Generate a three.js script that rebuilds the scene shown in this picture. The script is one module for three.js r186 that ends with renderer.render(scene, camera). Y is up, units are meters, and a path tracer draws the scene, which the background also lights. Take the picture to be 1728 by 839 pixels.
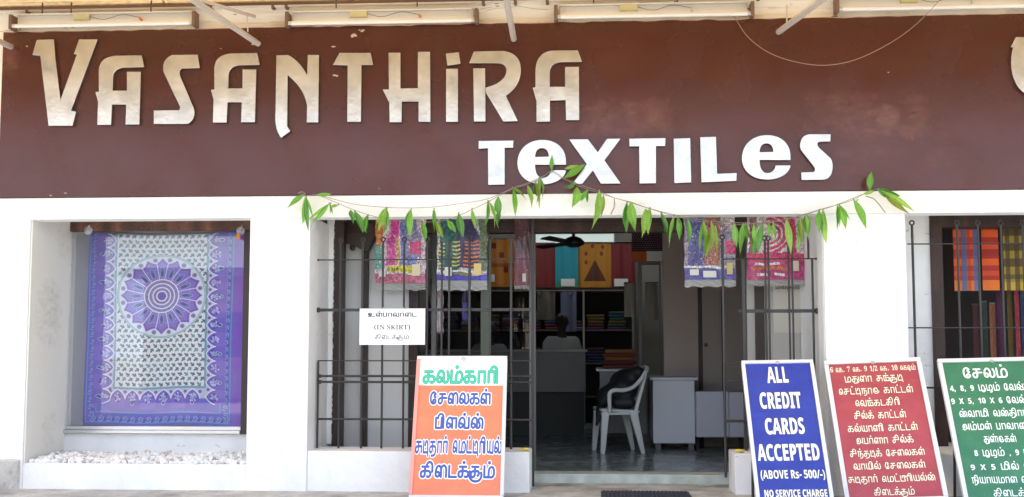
import * as THREE from 'three';
import { RoundedBoxGeometry } from 'three/addons/geometries/RoundedBoxGeometry.js';
import { mergeGeometries } from 'three/addons/utils/BufferGeometryUtils.js';
import { MarchingCubes } from 'three/addons/objects/MarchingCubes.js';
import { RectAreaLightUniformsLib } from 'three/addons/lights/RectAreaLightUniformsLib.js';

// ---------------------------------------------------------------- camera, sky, sun, exposure
const scene = new THREE.Scene();
const F = 2000, PITCH = 0.0837, YAW = 0.0662, DIST = 9.3, EYE = 1.1211;      // focal length in photo pixels (1728 wide)
const camera = new THREE.PerspectiveCamera(2 * Math.atan(419.5 / F) * 180 / Math.PI, 1728 / 839, 0.1, 400);
camera.position.set(0, EYE, DIST);
camera.rotation.order = 'YXZ';
camera.rotation.set(PITCH, YAW, 0);
scene.add(camera);

const renderer = new THREE.WebGLRenderer({ antialias: true });
renderer.toneMapping = THREE.LinearToneMapping;
renderer.toneMappingExposure = 4.7;
renderer.shadowMap.enabled = true;

{ // hazy tropical daylight sky: pale at the horizon, blue overhead
  const W = 256, H = 128, d = new Float32Array(W * H * 4);
  for (let j = 0; j < H; j++) {
    const e = Math.max(0, Math.sin(((j + 0.5) / H - 0.5) * Math.PI)), k = Math.pow(1 - e, 2.6);
    for (let i = 0; i < W; i++) {
      const o = (j * W + i) * 4;
      d[o] = 0.24 + 0.38 * k; d[o + 1] = 0.35 + 0.30 * k; d[o + 2] = 0.56 + 0.12 * k; d[o + 3] = 1;
    }
  }
  const t = new THREE.DataTexture(d, W, H, THREE.RGBAFormat, THREE.FloatType);
  t.mapping = THREE.EquirectangularReflectionMapping; t.magFilter = THREE.LinearFilter; t.needsUpdate = true;
  scene.background = t; scene.environment = t;
}
const sun = new THREE.DirectionalLight(new THREE.Color(1, 0.95, 0.86), 4);
sun.position.set(-7, 25, 13); sun.target.position.set(0, 0, 2);
sun.castShadow = true; sun.shadow.mapSize.set(2048, 2048); sun.shadow.radius = 1.5;
Object.assign(sun.shadow.camera, { left: -16, right: 16, top: 16, bottom: -16, near: 1, far: 80 });
scene.add(sun, sun.target);
RectAreaLightUniformsLib.init();

// ---------------------------------------------------------------- helpers
let seed = 7;
const rnd = () => { seed = (seed + 0x6d2b79f5) | 0; let t = Math.imul(seed ^ (seed >>> 15), 1 | seed); t = (t + Math.imul(t ^ (t >>> 7), 61 | t)) ^ t; return ((t ^ (t >>> 14)) >>> 0) / 4294967296; };
const rr = (a, b) => a + (b - a) * rnd();
const V = (x, y, z) => new THREE.Vector3(x, y, z);
const EYEP = V(0, EYE, DIST);
function ray(px, py) { return V((px - 864) / F, (419.5 - py) / F, -1).applyEuler(new THREE.Euler(PITCH, YAW, 0, 'YXZ')); }
function at(px, py, z = 0) { const r = ray(px, py); return EYEP.clone().addScaledVector(r, (z - DIST) / r.z); }      // photo pixel -> point on the wall plane z
function onGround(px, py, y = 0) { const r = ray(px, py); return EYEP.clone().addScaledVector(r, (y - EYE) / r.y); }
const X = (px, z = 0, py = 577) => at(px, py, z).x, Y = (py, z = 0, px = 864) => at(px, py, z).y;

const taken = new Map();
function numbered(n) { const k = (taken.get(n) ?? -1) + 1; taken.set(n, k); return k ? n + '_' + String(k).padStart(3, '0') : n; }
function tag(o, label, category, group, kind) {
  if (label) o.userData.label = label;
  if (category) o.userData.category = category;
  if (group) o.userData.group = group;
  if (kind) o.userData.kind = kind;
  return o;
}
function thing(name, label, category, pos = [0, 0, 0], group) {
  const o = new THREE.Group(); o.name = numbered(name); o.position.set(...pos); scene.add(o);
  return tag(o, label, category, group);
}
function mesh(name, geo, mat, parent = scene) {
  const m = new THREE.Mesh(geo, mat); m.name = parent === scene ? numbered(name) : name; m.castShadow = m.receiveShadow = true; parent.add(m); return m;
}
function uvBox(g, s = 1) {          // uv in metres, by the way each face points
  const p = g.attributes.position, n = g.attributes.normal, uv = new Float32Array(p.count * 2);
  for (let i = 0; i < p.count; i++) {
    const ax = Math.abs(n.getX(i)), ay = Math.abs(n.getY(i)), az = Math.abs(n.getZ(i));
    let u, v;
    if (az >= ax && az >= ay) { u = p.getX(i); v = p.getY(i); } else if (ax >= ay) { u = p.getZ(i) + 0.37; v = p.getY(i); } else { u = p.getX(i); v = p.getZ(i); }
    uv[i * 2] = u / s; uv[i * 2 + 1] = v / s;
  }
  g.setAttribute('uv', new THREE.BufferAttribute(uv, 2)); return g;
}
function box(x0, x1, y0, y1, z0, z1, r = 0.004) {
  const w = Math.abs(x1 - x0), h = Math.abs(y1 - y0), d = Math.abs(z1 - z0);
  const g = r > 0 ? new RoundedBoxGeometry(w, h, d, 1, Math.min(r, w / 3, h / 3, d / 3)) : new THREE.BoxGeometry(w, h, d);
  g.translate((x0 + x1) / 2, (y0 + y1) / 2, (z0 + z1) / 2); return uvBox(g);
}
function bar(p, q, r, seg = 10) {
  const d = q.clone().sub(p), g = new THREE.CylinderGeometry(r, r, d.length(), seg, 1);
  g.applyQuaternion(new THREE.Quaternion().setFromUnitVectors(V(0, 1, 0), d.clone().normalize())); g.translate((p.x + q.x) / 2, (p.y + q.y) / 2, (p.z + q.z) / 2); return g;
}
function flatBar(p, q, w, d) {      // square-section bar
  const v = q.clone().sub(p), g = new RoundedBoxGeometry(w, v.length(), d, 1, Math.min(w, d) * 0.15);
  g.applyQuaternion(new THREE.Quaternion().setFromUnitVectors(V(0, 1, 0), v.clone().normalize())); g.translate((p.x + q.x) / 2, (p.y + q.y) / 2, (p.z + q.z) / 2); return g;
}
const tube = (pts, r, n = 40, seg = 6) => new THREE.TubeGeometry(new THREE.CatmullRomCurve3(pts), n, r, seg);
const merge = (...gs) => mergeGeometries(gs.flat().map((g) => (g.index ? g.toNonIndexed() : g)).map((g) => { for (const k of Object.keys(g.attributes)) if (!['position', 'normal', 'uv'].includes(k)) g.deleteAttribute(k); return g; }));
const lin = (r, g, b) => new THREE.Color().setRGB(r, g, b);
const std = (color, roughness = 0.7, more = {}) => new THREE.MeshStandardMaterial({ color, roughness, ...more });
const phys = (o) => new THREE.MeshPhysicalMaterial(o);

// ---------------------------------------------------------------- computed textures
function noiseField(N, cells, oct, s0) {
  let s = s0 | 0; const r = () => { s = (Math.imul(s, 1664525) + 1013904223) | 0; return (s >>> 0) / 4294967296; };
  const out = new Float32Array(N * N); let amp = 1, tot = 0;
  for (let o = 0, c = cells; o < oct; o++, c *= 2, amp *= 0.55) {
    const g = Float32Array.from({ length: c * c }, r);
    for (let j = 0; j < N; j++) for (let i = 0; i < N; i++) {
      const x = i / N * c, y = j / N * c, x0 = Math.floor(x), y0 = Math.floor(y), fx = x - x0, fy = y - y0, sx = fx * fx * (3 - 2 * fx), sy = fy * fy * (3 - 2 * fy), x1 = (x0 + 1) % c, y1 = (y0 + 1) % c;
      out[j * N + i] += amp * ((g[y0 * c + x0] * (1 - sx) + g[y0 * c + x1] * sx) * (1 - sy) + (g[y1 * c + x0] * (1 - sx) + g[y1 * c + x1] * sx) * sy);
    }
    tot += amp;
  }
  return out.map((v) => v / tot);
}
function colourTex(N, f, srgb = true) {
  const d = new Uint8Array(N * N * 4);
  for (let j = 0; j < N; j++) for (let i = 0; i < N; i++) { const c = f(j * N + i, i, j), o = (j * N + i) * 4; for (let k = 0; k < 3; k++) d[o + k] = Math.max(0, Math.min(255, c[k])); d[o + 3] = 255; }
  const t = new THREE.DataTexture(d, N, N); t.wrapS = t.wrapT = THREE.RepeatWrapping; t.magFilter = THREE.LinearFilter; if (srgb) t.colorSpace = THREE.SRGBColorSpace; t.needsUpdate = true; return t;
}
const NF = noiseField(512, 8, 6, 11), NG = noiseField(512, 5, 5, 77), NH = noiseField(512, 48, 3, 5);
const greyTex = (f) => colourTex(512, (k, i, j) => { const v = f(k, i, j); return [v, v, v]; }, false);
const bumpFine = greyTex((k) => NF[k] * 160 + NH[k] * 95);
const rep = (t, s) => { const c = t.clone(); c.repeat.set(1 / s, 1 / s); c.needsUpdate = true; return c; };
const plasterTex = (() => {                 // limewashed plaster: brush unevenness, hairline cracks, scuffs and specks
  const N = 1024, c = document.createElement('canvas'); c.width = c.height = N; const x = c.getContext('2d'), d = x.createImageData(N, N);
  for (let j = 0; j < N; j++) for (let i = 0; i < N; i++) { const k = (j >> 1) * 512 + (i >> 1), o = (j * N + i) * 4, v = 236 + (NF[k] - 0.5) * 16 + (NH[k] - 0.5) * 6 - Math.max(0, NG[k] - 0.7) * 120 * NH[k]; d.data[o] = v; d.data[o + 1] = v; d.data[o + 2] = v - 1; d.data[o + 3] = 255; }
  x.putImageData(d, 0, 0); x.lineCap = 'round';
  for (let n = 0; n < 9; n++) { let px = rr(40, 980), py = rr(40, 980), t = rr(0, 6); x.strokeStyle = `rgba(120,116,108,${rr(0.25, 0.5)})`; x.lineWidth = rr(0.7, 1.6); x.beginPath(); x.moveTo(px, py); for (let q = 0; q < 14; q++) { t += rr(-0.6, 0.6); px += Math.cos(t) * rr(3, 12); py += Math.sin(t) * rr(3, 12); x.lineTo(px, py); } x.stroke(); }
  for (let n = 0; n < 46; n++) { const px = rr(20, 1000), py = rr(20, 1000); for (let q = 0; q < 7; q++) { x.fillStyle = `rgba(110,108,102,${rr(0.1, 0.4)})`; x.beginPath(); x.ellipse(px + rr(-9, 9), py + rr(-4, 4), rr(0.6, 5), rr(0.5, 1.6), rr(-0.6, 0.6), 0, 7); x.fill(); } }
  const tx = new THREE.CanvasTexture(c); tx.colorSpace = THREE.SRGBColorSpace; tx.wrapS = tx.wrapT = THREE.RepeatWrapping; tx.magFilter = THREE.LinearFilter; return tx;
})();
const plaster = std(0xffffff, 0.85, { map: rep(plasterTex, 2.3), bumpMap: rep(bumpFine, 1.1), bumpScale: 0.006 });
const concreteTex = colourTex(512, (k) => { const v = 182 + (NF[k] - 0.5) * 60 + (NH[k] - 0.5) * 34 - Math.max(0, NG[k] - 0.55) * 170; return [v, v, v - 4]; });
const concrete = std(0xffffff, 0.9, { map: rep(concreteTex, 1.3), bumpMap: rep(bumpFine, 0.6), bumpScale: 0.008 });
const woodTex = colourTex(512, (k, i, j) => { const g = NF[((j >> 4) * 512 + i) % (512 * 512)], v = 0.75 + (g - 0.5) * 0.9 + (NH[k] - 0.5) * 0.35; return [132 * v, 88 * v, 70 * v]; });
const brownWood = std(0xffffff, 0.55, { map: rep(woodTex, 0.8) });
const brownWood2 = std(0x8a8683, 0.5, { map: rep(woodTex, 0.8) });
const darkWood = std(lin(0.035, 0.022, 0.018), 0.5, { bumpMap: rep(bumpFine, 0.3), bumpScale: 0.002 });
const ironPaint = std(lin(0.045, 0.042, 0.042), 0.45, { metalness: 0.3 });
function canvasTex(w, h, draw) {
  const c = document.createElement('canvas'); c.width = w; c.height = h; const x = c.getContext('2d'); x.lineJoin = x.lineCap = 'round'; draw(x, w, h);
  const t = new THREE.CanvasTexture(c); t.colorSpace = THREE.SRGBColorSpace; t.magFilter = THREE.LinearFilter; return t;
}
function faceUV(g, x0, x1, y0, y1) {   // the print spans the front of the thing
  const p = g.attributes.position, uv = new Float32Array(p.count * 2);
  for (let i = 0; i < p.count; i++) { uv[i * 2] = (p.getX(i) - x0) / (x1 - x0); uv[i * 2 + 1] = (p.getY(i) - y0) / (y1 - y0); }
  g.setAttribute('uv', new THREE.BufferAttribute(uv, 2)); return g;
}

// ---------------------------------------------------------------- Tamil lettering drawn as strokes (10 units from headline to baseline)
const LOOP = 'M4.9,7.7 A2,2 0 1 1 .9,7.7 A2,2 0 1 1 4.9,7.7 ';
const ARCH = LOOP + 'M.9,7.4 C.9,-1.6 6.9,-1.6 6.9,4.5 ';
const KA = 'M2,.9 H8.6 M5,.9 V7.2 C5,11 .8,11 .8,7.6 C.8,4.9 3,4.7 5,4.7 ';
const GLYPH = {
  'க': [11.8, KA + 'H7.4 C10.6,4.7 11.4,7.2 10.5,8.8 C9.8,10.2 8.2,10.3 7.4,9.6'], 'ச': [10.8, KA + 'H10'], 'த': [11.6, KA + 'H7.2 C11.6,4.7 11.4,9.6 9,11.8 C7.6,13 5.2,13 4,12.8'],
  'ட': [9.2, 'M1.2,.2 V10 H8.4'], 'ப': [8.6, 'M1.2,.2 V10 H7.2 V.2'], 'ம': [12, 'M1.2,.2 V10 H8.6 C12.2,10 12,1 8.8,1 C5.8,1 5.6,4 5.6,10'],
  'ய': [11.6, 'M1.2,.2 V7.2 C1.2,10.6 5.4,10.6 5.4,7.2 V.2 M5,9 C5.6,10 6.4,10 7,10 H10.4 V.2'], 'ர': [8.4, 'M1.4,9.8 V.9 H7 V10'], 'ல': [12, ARCH + 'C6.9,8 6.2,10 8.6,10 C12,10 11.8,4 10.2,.9'],
  'வ': [12.6, ARCH + 'V10 H11.4 V.2'], 'ள': [12.4, ARCH + 'V10 M6.4,.9 H11.2 V10'], 'ன': [12.4, ARCH + 'V10 M6.4,.9 H11.2 V10'], 'ண': [17, ARCH + 'V10 M6.4,.9 H15.8 V10 M11.3,.9 V10'],
  'ந': [11, 'M.9,.9 H8.6 M2,.9 V10 M5.6,.9 V10 M5.6,5 C9.6,3.6 11,7 9.6,10.4 C8.6,12.8 6.2,13.2 4.8,12.8'], 'ங': [11.4, 'M.8,.9 H9.6 M1.6,.9 V10 H5.2 M5.2,.9 V10 H10.2 V4.4 H7.6'],
  'ஸ': [14, ARCH + 'C6.9,9 6.2,10 7.6,10 C10.4,10 10.4,6.4 9.2,4.8 C7.8,3 8.4,.8 10.2,.8 C13.6,.8 13,6 12.6,10'], 'ஷ': [13, ARCH + 'V10 H11.6 V.2 M6.4,2 L11.4,6.6'],
  'ழ': [12.4, 'M1.2,.2 V10 H8.6 C12.2,10 12,1 8.8,1 C5.8,1 5.6,4 5.6,10 M8.6,10 C11.4,11.4 9.4,14 6.2,12.8'], 'ஜ': [12, ARCH + 'C6.9,9 3,12 6,12 C9,12 12,9 11,2'],
  'உ': [15, 'M3.4,4.2 C3.4,2.6 5.8,2.8 5.6,4.8 C5.4,6.8 1.2,6.6 1.2,3.8 C1.2,-.4 8.2,-.6 8.2,4 C8.2,8 4,7.6 1.4,10 H14'], 'அ': [13, 'M4.6,5 A1.7,1.7 0 1 1 1.3,5 A1.7,1.7 0 1 1 4.6,5 M1.3,5 C1.3,-.8 8,-.8 8,4.8 C8,10.6 1,11.4 .8,8.4 M8,7.6 H11.6 M11.6,.2 V10'],
  'கு': [12.6, KA + 'H7.2 C9.6,4.7 9.6,8.2 7.8,8.8 M-.4,5 C-1.6,9.4 .6,13.8 5.6,13.8 C10.8,13.8 12.6,10 11.4,6'], 'சு': [11.2, KA + 'H10 V10'], 'து': [13.4, KA + 'H7.2 C11,4.7 10.6,9.6 8.4,11.4 C6,13.4 3.4,12.8 3.6,11.4 M8.2,11.6 C10,12.6 12.2,11 12.2,8 V.9'],
  'டு': [12.4, 'M4,2.6 V6.8 H7.6 C9.8,6.4 9.6,.6 5.8,.6 C-.2,.6 .2,10 5.8,10 C9,10 11,8.6 11.4,6'], 'மு': [13.4, 'M1.2,.2 V10 H8.6 C12.2,10 12,1 8.8,1 C5.8,1 5.6,4 5.6,10 C5.8,13.6 12.8,13.4 12.4,7'], 'ழு': [13.4, 'M1.2,.2 V10 H8.6 C12.2,10 12,1 8.8,1 C5.8,1 5.6,4 5.6,10 M8.4,10 C7,13.8 12.8,13.6 12.4,7'],
  'டி': [9.8, 'M1.2,.2 V10 H7 M3.9,4 C3.7,-.8 7.6,-.6 7.8,3 L8.6,12.6'], 'டீ': [10.6, 'M1.2,.2 V10 H7 M3.9,4 C3.7,-.8 7.6,-.6 7.8,3 L8.6,10 M7.6,2 A1.4,1.4 0 1 1 9.9,3'],
  'ா': [8.4, 'M1.4,10 V.9 H7 V10'], 'ெ': [8.4, ARCH + 'V10'], 'ே': [8.6, 'M6.6,3.8 C4.6,4.4 4.4,1 6.6,1 C4.6,-2.6 .8,-.6 .8,4.8 C.8,9.4 2.8,10.4 5,10 C7.6,9.4 7.2,6 5,6.2 C3.4,6.4 3.4,8.6 4.4,9'], 'ை': [12.8, LOOP + 'M.9,7.4 C.9,-1.6 6.5,-1.6 6.5,4.5 V10 M6.5,4.5 C6.5,-1.6 11.8,-1.6 11.8,4.5 V10'],
};
function tamilRuns(text) {                   // -> list of {w, path | latin, dot}
  const out = [], ch = [...text], vowel = 'ாிீுெேை்';
  for (let i = 0; i < ch.length; i++) {
    const c = ch[i];
    if (c === ' ') { out.push({ w: 6 }); continue; }
    if (!GLYPH[c]) { let s = c; while (ch[i + 1] && ch[i + 1] !== ' ' && !GLYPH[ch[i + 1]]) s += ch[++i]; out.push({ latin: s }); continue; }
    const v = vowel.includes(ch[i + 1] ?? '-') ? ch[++i] : '';
    if ('ெேை'.includes(v) && v) { out.push({ w: GLYPH[v][0], path: GLYPH[v][1] }); out.push({ w: GLYPH[c][0], path: GLYPH[c][1] }); continue; }
    if (GLYPH[c + v] && v) { out.push({ w: GLYPH[c + v][0], path: GLYPH[c + v][1] }); continue; }
    const [w, p] = GLYPH[c];
    if (v === 'ி' || v === 'ீ') {
      const x = w - 1.2, low = c === 'க' || c === 'ச' ? 5.4 : 10;
      out.push({ w: w + 2.6, path: p + ` M${x - 4},.9 C${x - 4},-4.6 ${x + 2},-4.6 ${x + 2},1.2 V${low}` + (v === 'ீ' ? ` M${x + 1},-1 A1.3,1.3 0 1 1 ${x + 2.4},1` : '') }); continue;
    }
    out.push({ w, path: p, dot: v === '்' ? w * 0.52 : 0 });
    if (v === 'ா') out.push({ w: GLYPH[v][0], path: GLYPH[v][1] });
  }
  return out;
}
// text centred at cx, standing on baseline y, headline h above it, squeezed to width; passes: [[extra stroke, colour], ...] from the outside in
function tamil(c, text, cx, y, h, width, passes, bold = 2.1, latinFont = 'bold 130px sans-serif') {
  const u = h / 10, runs = tamilRuns(text); c.font = latinFont;
  for (const r of runs) if (r.latin) r.w = c.measureText(r.latin).width * 0.1;
  const natural = runs.reduce((a, r) => a + r.w + 0.9, 0), sx = width ? width / natural : u;
  for (const [extra, colour] of passes) {
    let x = 0; c.save(); c.translate(cx - natural * sx / 2, y - h); c.scale(sx, u); c.strokeStyle = c.fillStyle = colour; c.lineWidth = bold + extra;
    for (const r of runs) {
      c.save(); c.translate(x, 0);
      if (r.path) c.stroke(new Path2D(r.path));
      if (r.dot) { c.beginPath(); c.arc(r.dot, -2.9, 0.7 + (bold + extra) * 0.42, 0, 7); c.fill(); }
      if (r.latin) { c.translate(0, 10); c.scale(0.1, 0.1); c.font = latinFont; c.lineWidth = extra * 10; if (extra > 0) c.strokeText(r.latin, 0, 0); c.fillText(r.latin, 0, 0); }
      c.restore(); x += r.w + 0.9;
    }
    c.restore();
  }
}
function latin(c, text, cx, y, size, width, passes, font = 'bold SIZEpx sans-serif') {
  c.font = font.replace('SIZE', size); const n = c.measureText(text).width, s = width ? width / n : 1;
  for (const [extra, colour] of passes) {
    c.save(); c.translate(cx - n * s / 2, y); c.scale(s, 1); c.fillStyle = c.strokeStyle = colour;
    if (extra > 0) { c.lineWidth = extra; c.strokeText(text, 0, 0); }
    c.fillText(text, 0, 0); c.restore();
  }
}

// ---------------------------------------------------------------- ground, road, pavement
const YB = 2.157, YS = 2.336, YT = 3.712, YW = 3.905, FZ = -0.72, FLOOR = 0.07, CEIL = 2.86;
const XA = X(45), XB = X(418), XC = X(521), XD = X(1393), XE = X(1534), XEND = 7.2, XSTART = -8;
{
  const asphaltTex = colourTex(512, (k) => { const v = 64 + (NH[k] - 0.5) * 60 + (NF[k] - 0.5) * 26; return [v, v, v]; });
  const g = uvBox(new THREE.PlaneGeometry(300, 300).rotateX(-Math.PI / 2).translate(0, -0.35, 0));
  tag(mesh('ground', g, std(lin(0.3, 0.25, 0.19), 0.95, { bumpMap: rep(bumpFine, 1.5), bumpScale: 0.02 })), 'dry sandy ground reaching to the horizon', null, null, 'structure');
  const r = uvBox(new THREE.BoxGeometry(200, 0.06, 11).translate(0, -0.35, 9.6));
  tag(mesh('road', r, std(0xffffff, 0.9, { map: rep(asphaltTex, 1.4), bumpMap: rep(bumpFine, 0.4), bumpScale: 0.01 })), 'grey asphalt street running past the shop', null, null, 'structure');
  tag(mesh('pavement', box(-30, 30, -0.4, 0, -1.2, 3.6, 0.015), concrete), 'worn grey concrete pavement along the shop front', null, null, 'structure');
}

// ---------------------------------------------------------------- the shop building
const shop = thing('shop_building', 'white plastered shop front with recessed openings under a deep awning', 'building');
const P = (name, geo, mat = plaster, parent = shop) => mesh(name, geo, mat, parent);
P('pillar', box(XSTART, XA, -0.2, YB + 0.02, FZ - 0.9, 0, 0.012));
P('pillar', box(XB, XC, -0.2, YB + 0.02, -1.3, 0, 0.012));
P('pillar', box(XD, XE, -0.2, YB + 0.02, -1.3, 0, 0.012));
P('pillar', box(5.3, XEND, -0.2, YB + 0.02, -2.6, 0, 0.012));
P('lintel_beam', box(XSTART, XEND, YB, YS - 0.002, -0.16, 0.024, 0.006));
const upperTex = canvasTex(2048, 128, (c, w, h) => {                 // limewash with flaked patches
  c.fillStyle = '#f8f4ea'; c.fillRect(0, 0, w, h);
  for (let i = 0; i < 900; i++) { c.fillStyle = `rgba(${rnd() < 0.5 ? '150,120,90' : '255,250,235'},${rr(0.03, 0.16)})`; c.beginPath(); c.ellipse(rr(0, w), rr(0, h), rr(2, 26), rr(1, 8), 0, 0, 7); c.fill(); }
  for (let i = 0; i < 60; i++) { c.fillStyle = `rgba(70,50,35,${rr(0.3, 0.8)})`; c.beginPath(); c.ellipse(rr(0, w), rr(0, h), rr(1, 4), rr(1, 3), rr(0, 3), 0, 7); c.fill(); }
  c.strokeStyle = 'rgba(90,65,45,.55)'; c.lineWidth = 1.2;
  for (let i = 0; i < 26; i++) { let x = rr(0, w), y = rr(0, h); c.beginPath(); c.moveTo(x, y); for (let k = 0; k < 6; k++) c.lineTo(x += rr(4, 22), y += rr(-10, 10)); c.stroke(); }
});
P('upper_wall', faceUV(box(XSTART, XEND, YB + 0.14, 4.6, -1.3, -0.02, 0), XSTART, XEND, YT - 0.05, YW + 0.05), std(0xffffff, 0.9, { map: upperTex, bumpMap: bumpFine, bumpScale: 0.003 }));
P('roof_slab', box(XSTART, XEND, 4.6, 4.75, -9, 0.3));
P('side_wall', box(XSTART, XSTART + 0.2, -0.2, 4.6, -9, FZ - 0.9));
P('back_wall', box(XSTART, XEND, -0.2, 4.6, -9.2, -9));
P('side_wall', box(XEND - 0.2, XEND, -0.2, 4.6, -9, -2.6));

// plinth and show-window niche beside the first pillar
const plinthShape = new THREE.Shape([[XA - 0.03, 0.05], [XA - 0.03, -0.02], [XA - 0.2, -0.34], [XA - 3, -0.34], [XA - 3, 0.05]].map(([x, z]) => new THREE.Vector2(x, z)));
P('plinth', uvBox(new THREE.ExtrudeGeometry(plinthShape, { depth: 0.225, bevelEnabled: true, bevelSize: 0.008, bevelThickness: 0.008, bevelSegments: 1 }).rotateX(-Math.PI / 2).scale(1, 1, 1)), std(0xffffff, 0.95, { map: rep(colourTex(512, (k) => { const v = 212 + (NF[k] - 0.5) * 50 - Math.max(0, NG[k] - 0.5) * 260 * NH[k] - Math.max(0, NH[k] - 0.7) * 60; return [v, v - 3, v - 8]; }), 0.7), bumpMap: rep(bumpFine, 0.3), bumpScale: 0.02 }));
const LEDGE = Y(783, 0, 230), SILL1 = Y(732, FZ, 250);
P('ledge', box(XA - 0.02, XB + 0.02, -0.2, LEDGE, FZ - 0.1, -0.012, 0.012));
P('window_riser', box(XA - 0.02, XB + 0.02, -0.2, SILL1, FZ - 0.5, FZ - 0.03, 0.008));
const stainTex = canvasTex(512, 1024, (c, w, h) => {                 // damp mould spots on the reveal, as in the photograph
  c.fillStyle = '#dcdad2'; c.fillRect(0, 0, w, h);
  const spot = (x, y, n, s, a) => { for (let i = 0; i < n; i++) { const t = rr(0, 6.28), r = Math.sqrt(rnd()) * s; c.fillStyle = `rgba(120,118,98,${rr(0.3, 1) * a})`; c.beginPath(); c.ellipse(x + Math.cos(t) * r * 1.2, y + Math.sin(t) * r, rr(6, 34), rr(3, 14), 0, 0, 7); c.fill(); } };
  spot(250, 420, 420, 150, 0.035); spot(250, 400, 160, 90, 0.03); spot(300, 900, 120, 80, 0.03); spot(420, 100, 120, 80, 0.03);
  for (let i = 0; i < 300; i++) { c.fillStyle = `rgba(${rnd() < 0.5 ? '255,255,252' : '150,150,140'},${rr(0.05, 0.2)})`; c.fillRect(rr(0, w), rr(0, h), rr(1, 14), rr(1, 5)); }
});
{ const g = new THREE.BoxGeometry(0.012, YB + 0.1 - LEDGE, -FZ - 0.02).translate(XA + 0.006, (YB + 0.1 + LEDGE) / 2, FZ / 2);
  const p = g.attributes.position, uv = g.attributes.uv; for (let i = 0; i < p.count; i++) uv.setXY(i, p.getZ(i) / FZ, (p.getY(i) - LEDGE) / (YB + 0.1 - LEDGE));
  P('reveal', g, std(0xffffff, 0.85, { map: stainTex, bumpMap: bumpFine, bumpScale: 0.004 })); }
// niche walls behind the glass
const NZ = -1.12;
P('niche_wall', box(XA - 0.02, X(118, FZ), SILL1 - 0.1, YB + 0.16, NZ, FZ - 0.06, 0), std(lin(0.42, 0.43, 0.42), 0.8));
P('niche_wall', box(XA - 0.02, XB + 0.3, SILL1 - 0.1, YB + 0.16, NZ - 0.1, NZ, 0), std(lin(0.4, 0.4, 0.4), 0.8));
P('niche_wall', box(X(436, FZ), XB + 0.3, SILL1 - 0.1, YB + 0.16, NZ, FZ - 0.06, 0), std(lin(0.4, 0.4, 0.4), 0.8));
// show window: wooden head and jambs, aluminium bottom rail, pane
const win = new THREE.Group(); win.name = 'window'; shop.add(win);
const wTop = Y(390, FZ, 250), wL0 = X(99, FZ), wL1 = X(110, FZ), wR0 = X(407, FZ), alu = std(lin(0.62, 0.63, 0.66), 0.32, { metalness: 0.85 });
P('frame_head', box(wL0, XB + 0.1, wTop, YB + 0.16, FZ - 0.06, FZ + 0.02), brownWood, win);
P('frame_jamb', box(wL0, wL1 - 0.012, LEDGE - 0.02, wTop - 0.002, FZ - 0.06, FZ + 0.02), darkWood, win);
P('frame_bead', box(wL1 - 0.011, wL1 + 0.006, SILL1, wTop - 0.002, FZ - 0.05, FZ + 0.008), std(lin(0.3, 0.27, 0.24), 0.5), win);
P('frame_jamb', box(wR0 + 0.012, XB + 0.1, SILL1, wTop - 0.002, FZ - 0.06, FZ + 0.02), darkWood, win);
P('bottom_rail', merge(box(wL1, wR0 + 0.011, SILL1 + 0.002, SILL1 + 0.03, FZ - 0.05, FZ + 0.035), box(wL1, wR0 + 0.011, SILL1 + 0.031, SILL1 + 0.062, FZ - 0.05, FZ + 0.01)), alu, win);
const glass = phys({ color: 0xffffff, transmission: 1, roughness: 0.015, thickness: 0, ior: 1.52 });
P('pane', new THREE.BoxGeometry(wR0 - wL1 + 0.02, wTop - SILL1 - 0.055, 0.004).translate((wR0 + wL1) / 2, (wTop + SILL1 + 0.06) / 2, FZ - 0.02), glass, win);

// entrance: low walls, timber frame, threshold, room
const LOW1 = Y(762, 0, 700), LOW2 = Y(766, 0, 1310), EX0 = X(893), EX1 = X(1237);
P('low_wall', box(XC - 0.02, EX0, -0.2, LOW1, -0.42, -0.014, 0.012));
P('low_wall', box(EX1, XD + 0.02, -0.2, LOW2, -0.42, -0.014, 0.012));
const marbleTex = colourTex(512, (k, i, j) => { const s = Math.pow(1 - Math.abs(NF[k] - 0.5) * 2, 7) * 46, v = 150 + (NG[k] - 0.5) * 70 - s; return [v - 4, v + 3, v + 2]; });
const tile = phys({ color: 0xffffff, roughness: 0.22, map: rep(marbleTex, 1.6) });
P('threshold', box(X(893, -0.72), X(1240, -0.72), -0.1, FLOOR + 0.004, -0.95, -0.71, 0.006), std(0xffffff, 0.45, { map: rep(colourTex(512, (k) => { const v = 190 + (NF[k] - 0.5) * 60; return [v - 8, v + 2, v - 4]; }), 0.7) }));
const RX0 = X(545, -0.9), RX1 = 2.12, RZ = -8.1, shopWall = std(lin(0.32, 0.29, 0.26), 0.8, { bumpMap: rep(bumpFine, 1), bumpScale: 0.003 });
{ // floor of large marble tiles
  const fl = new THREE.Group(); fl.name = 'floor'; shop.add(fl);
  P('bedding', box(RX0 - 0.2, RX1 + 0.2, -0.2, FLOOR - 0.012, RZ, -0.952, 0), std(lin(0.12, 0.12, 0.11), 0.9), fl);
  for (let z = -0.955, r = 0; z > RZ; z -= 0.9, r++) for (let x = RX0 - 0.2, k = 0; x < RX1 + 0.2; x += 0.9, k++) P('tile', box(x + 0.002, Math.min(x + 0.898, RX1 + 0.2), FLOOR - 0.011, FLOOR + rr(0, 0.0012), z - 0.898, z - 0.002, 0.002), tile, fl);
}
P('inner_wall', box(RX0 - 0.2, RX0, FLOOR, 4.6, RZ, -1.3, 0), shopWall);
P('inner_wall', box(RX1, RX1 + 0.2, FLOOR, 4.6, RZ, -1.3, 0), shopWall);
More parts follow.
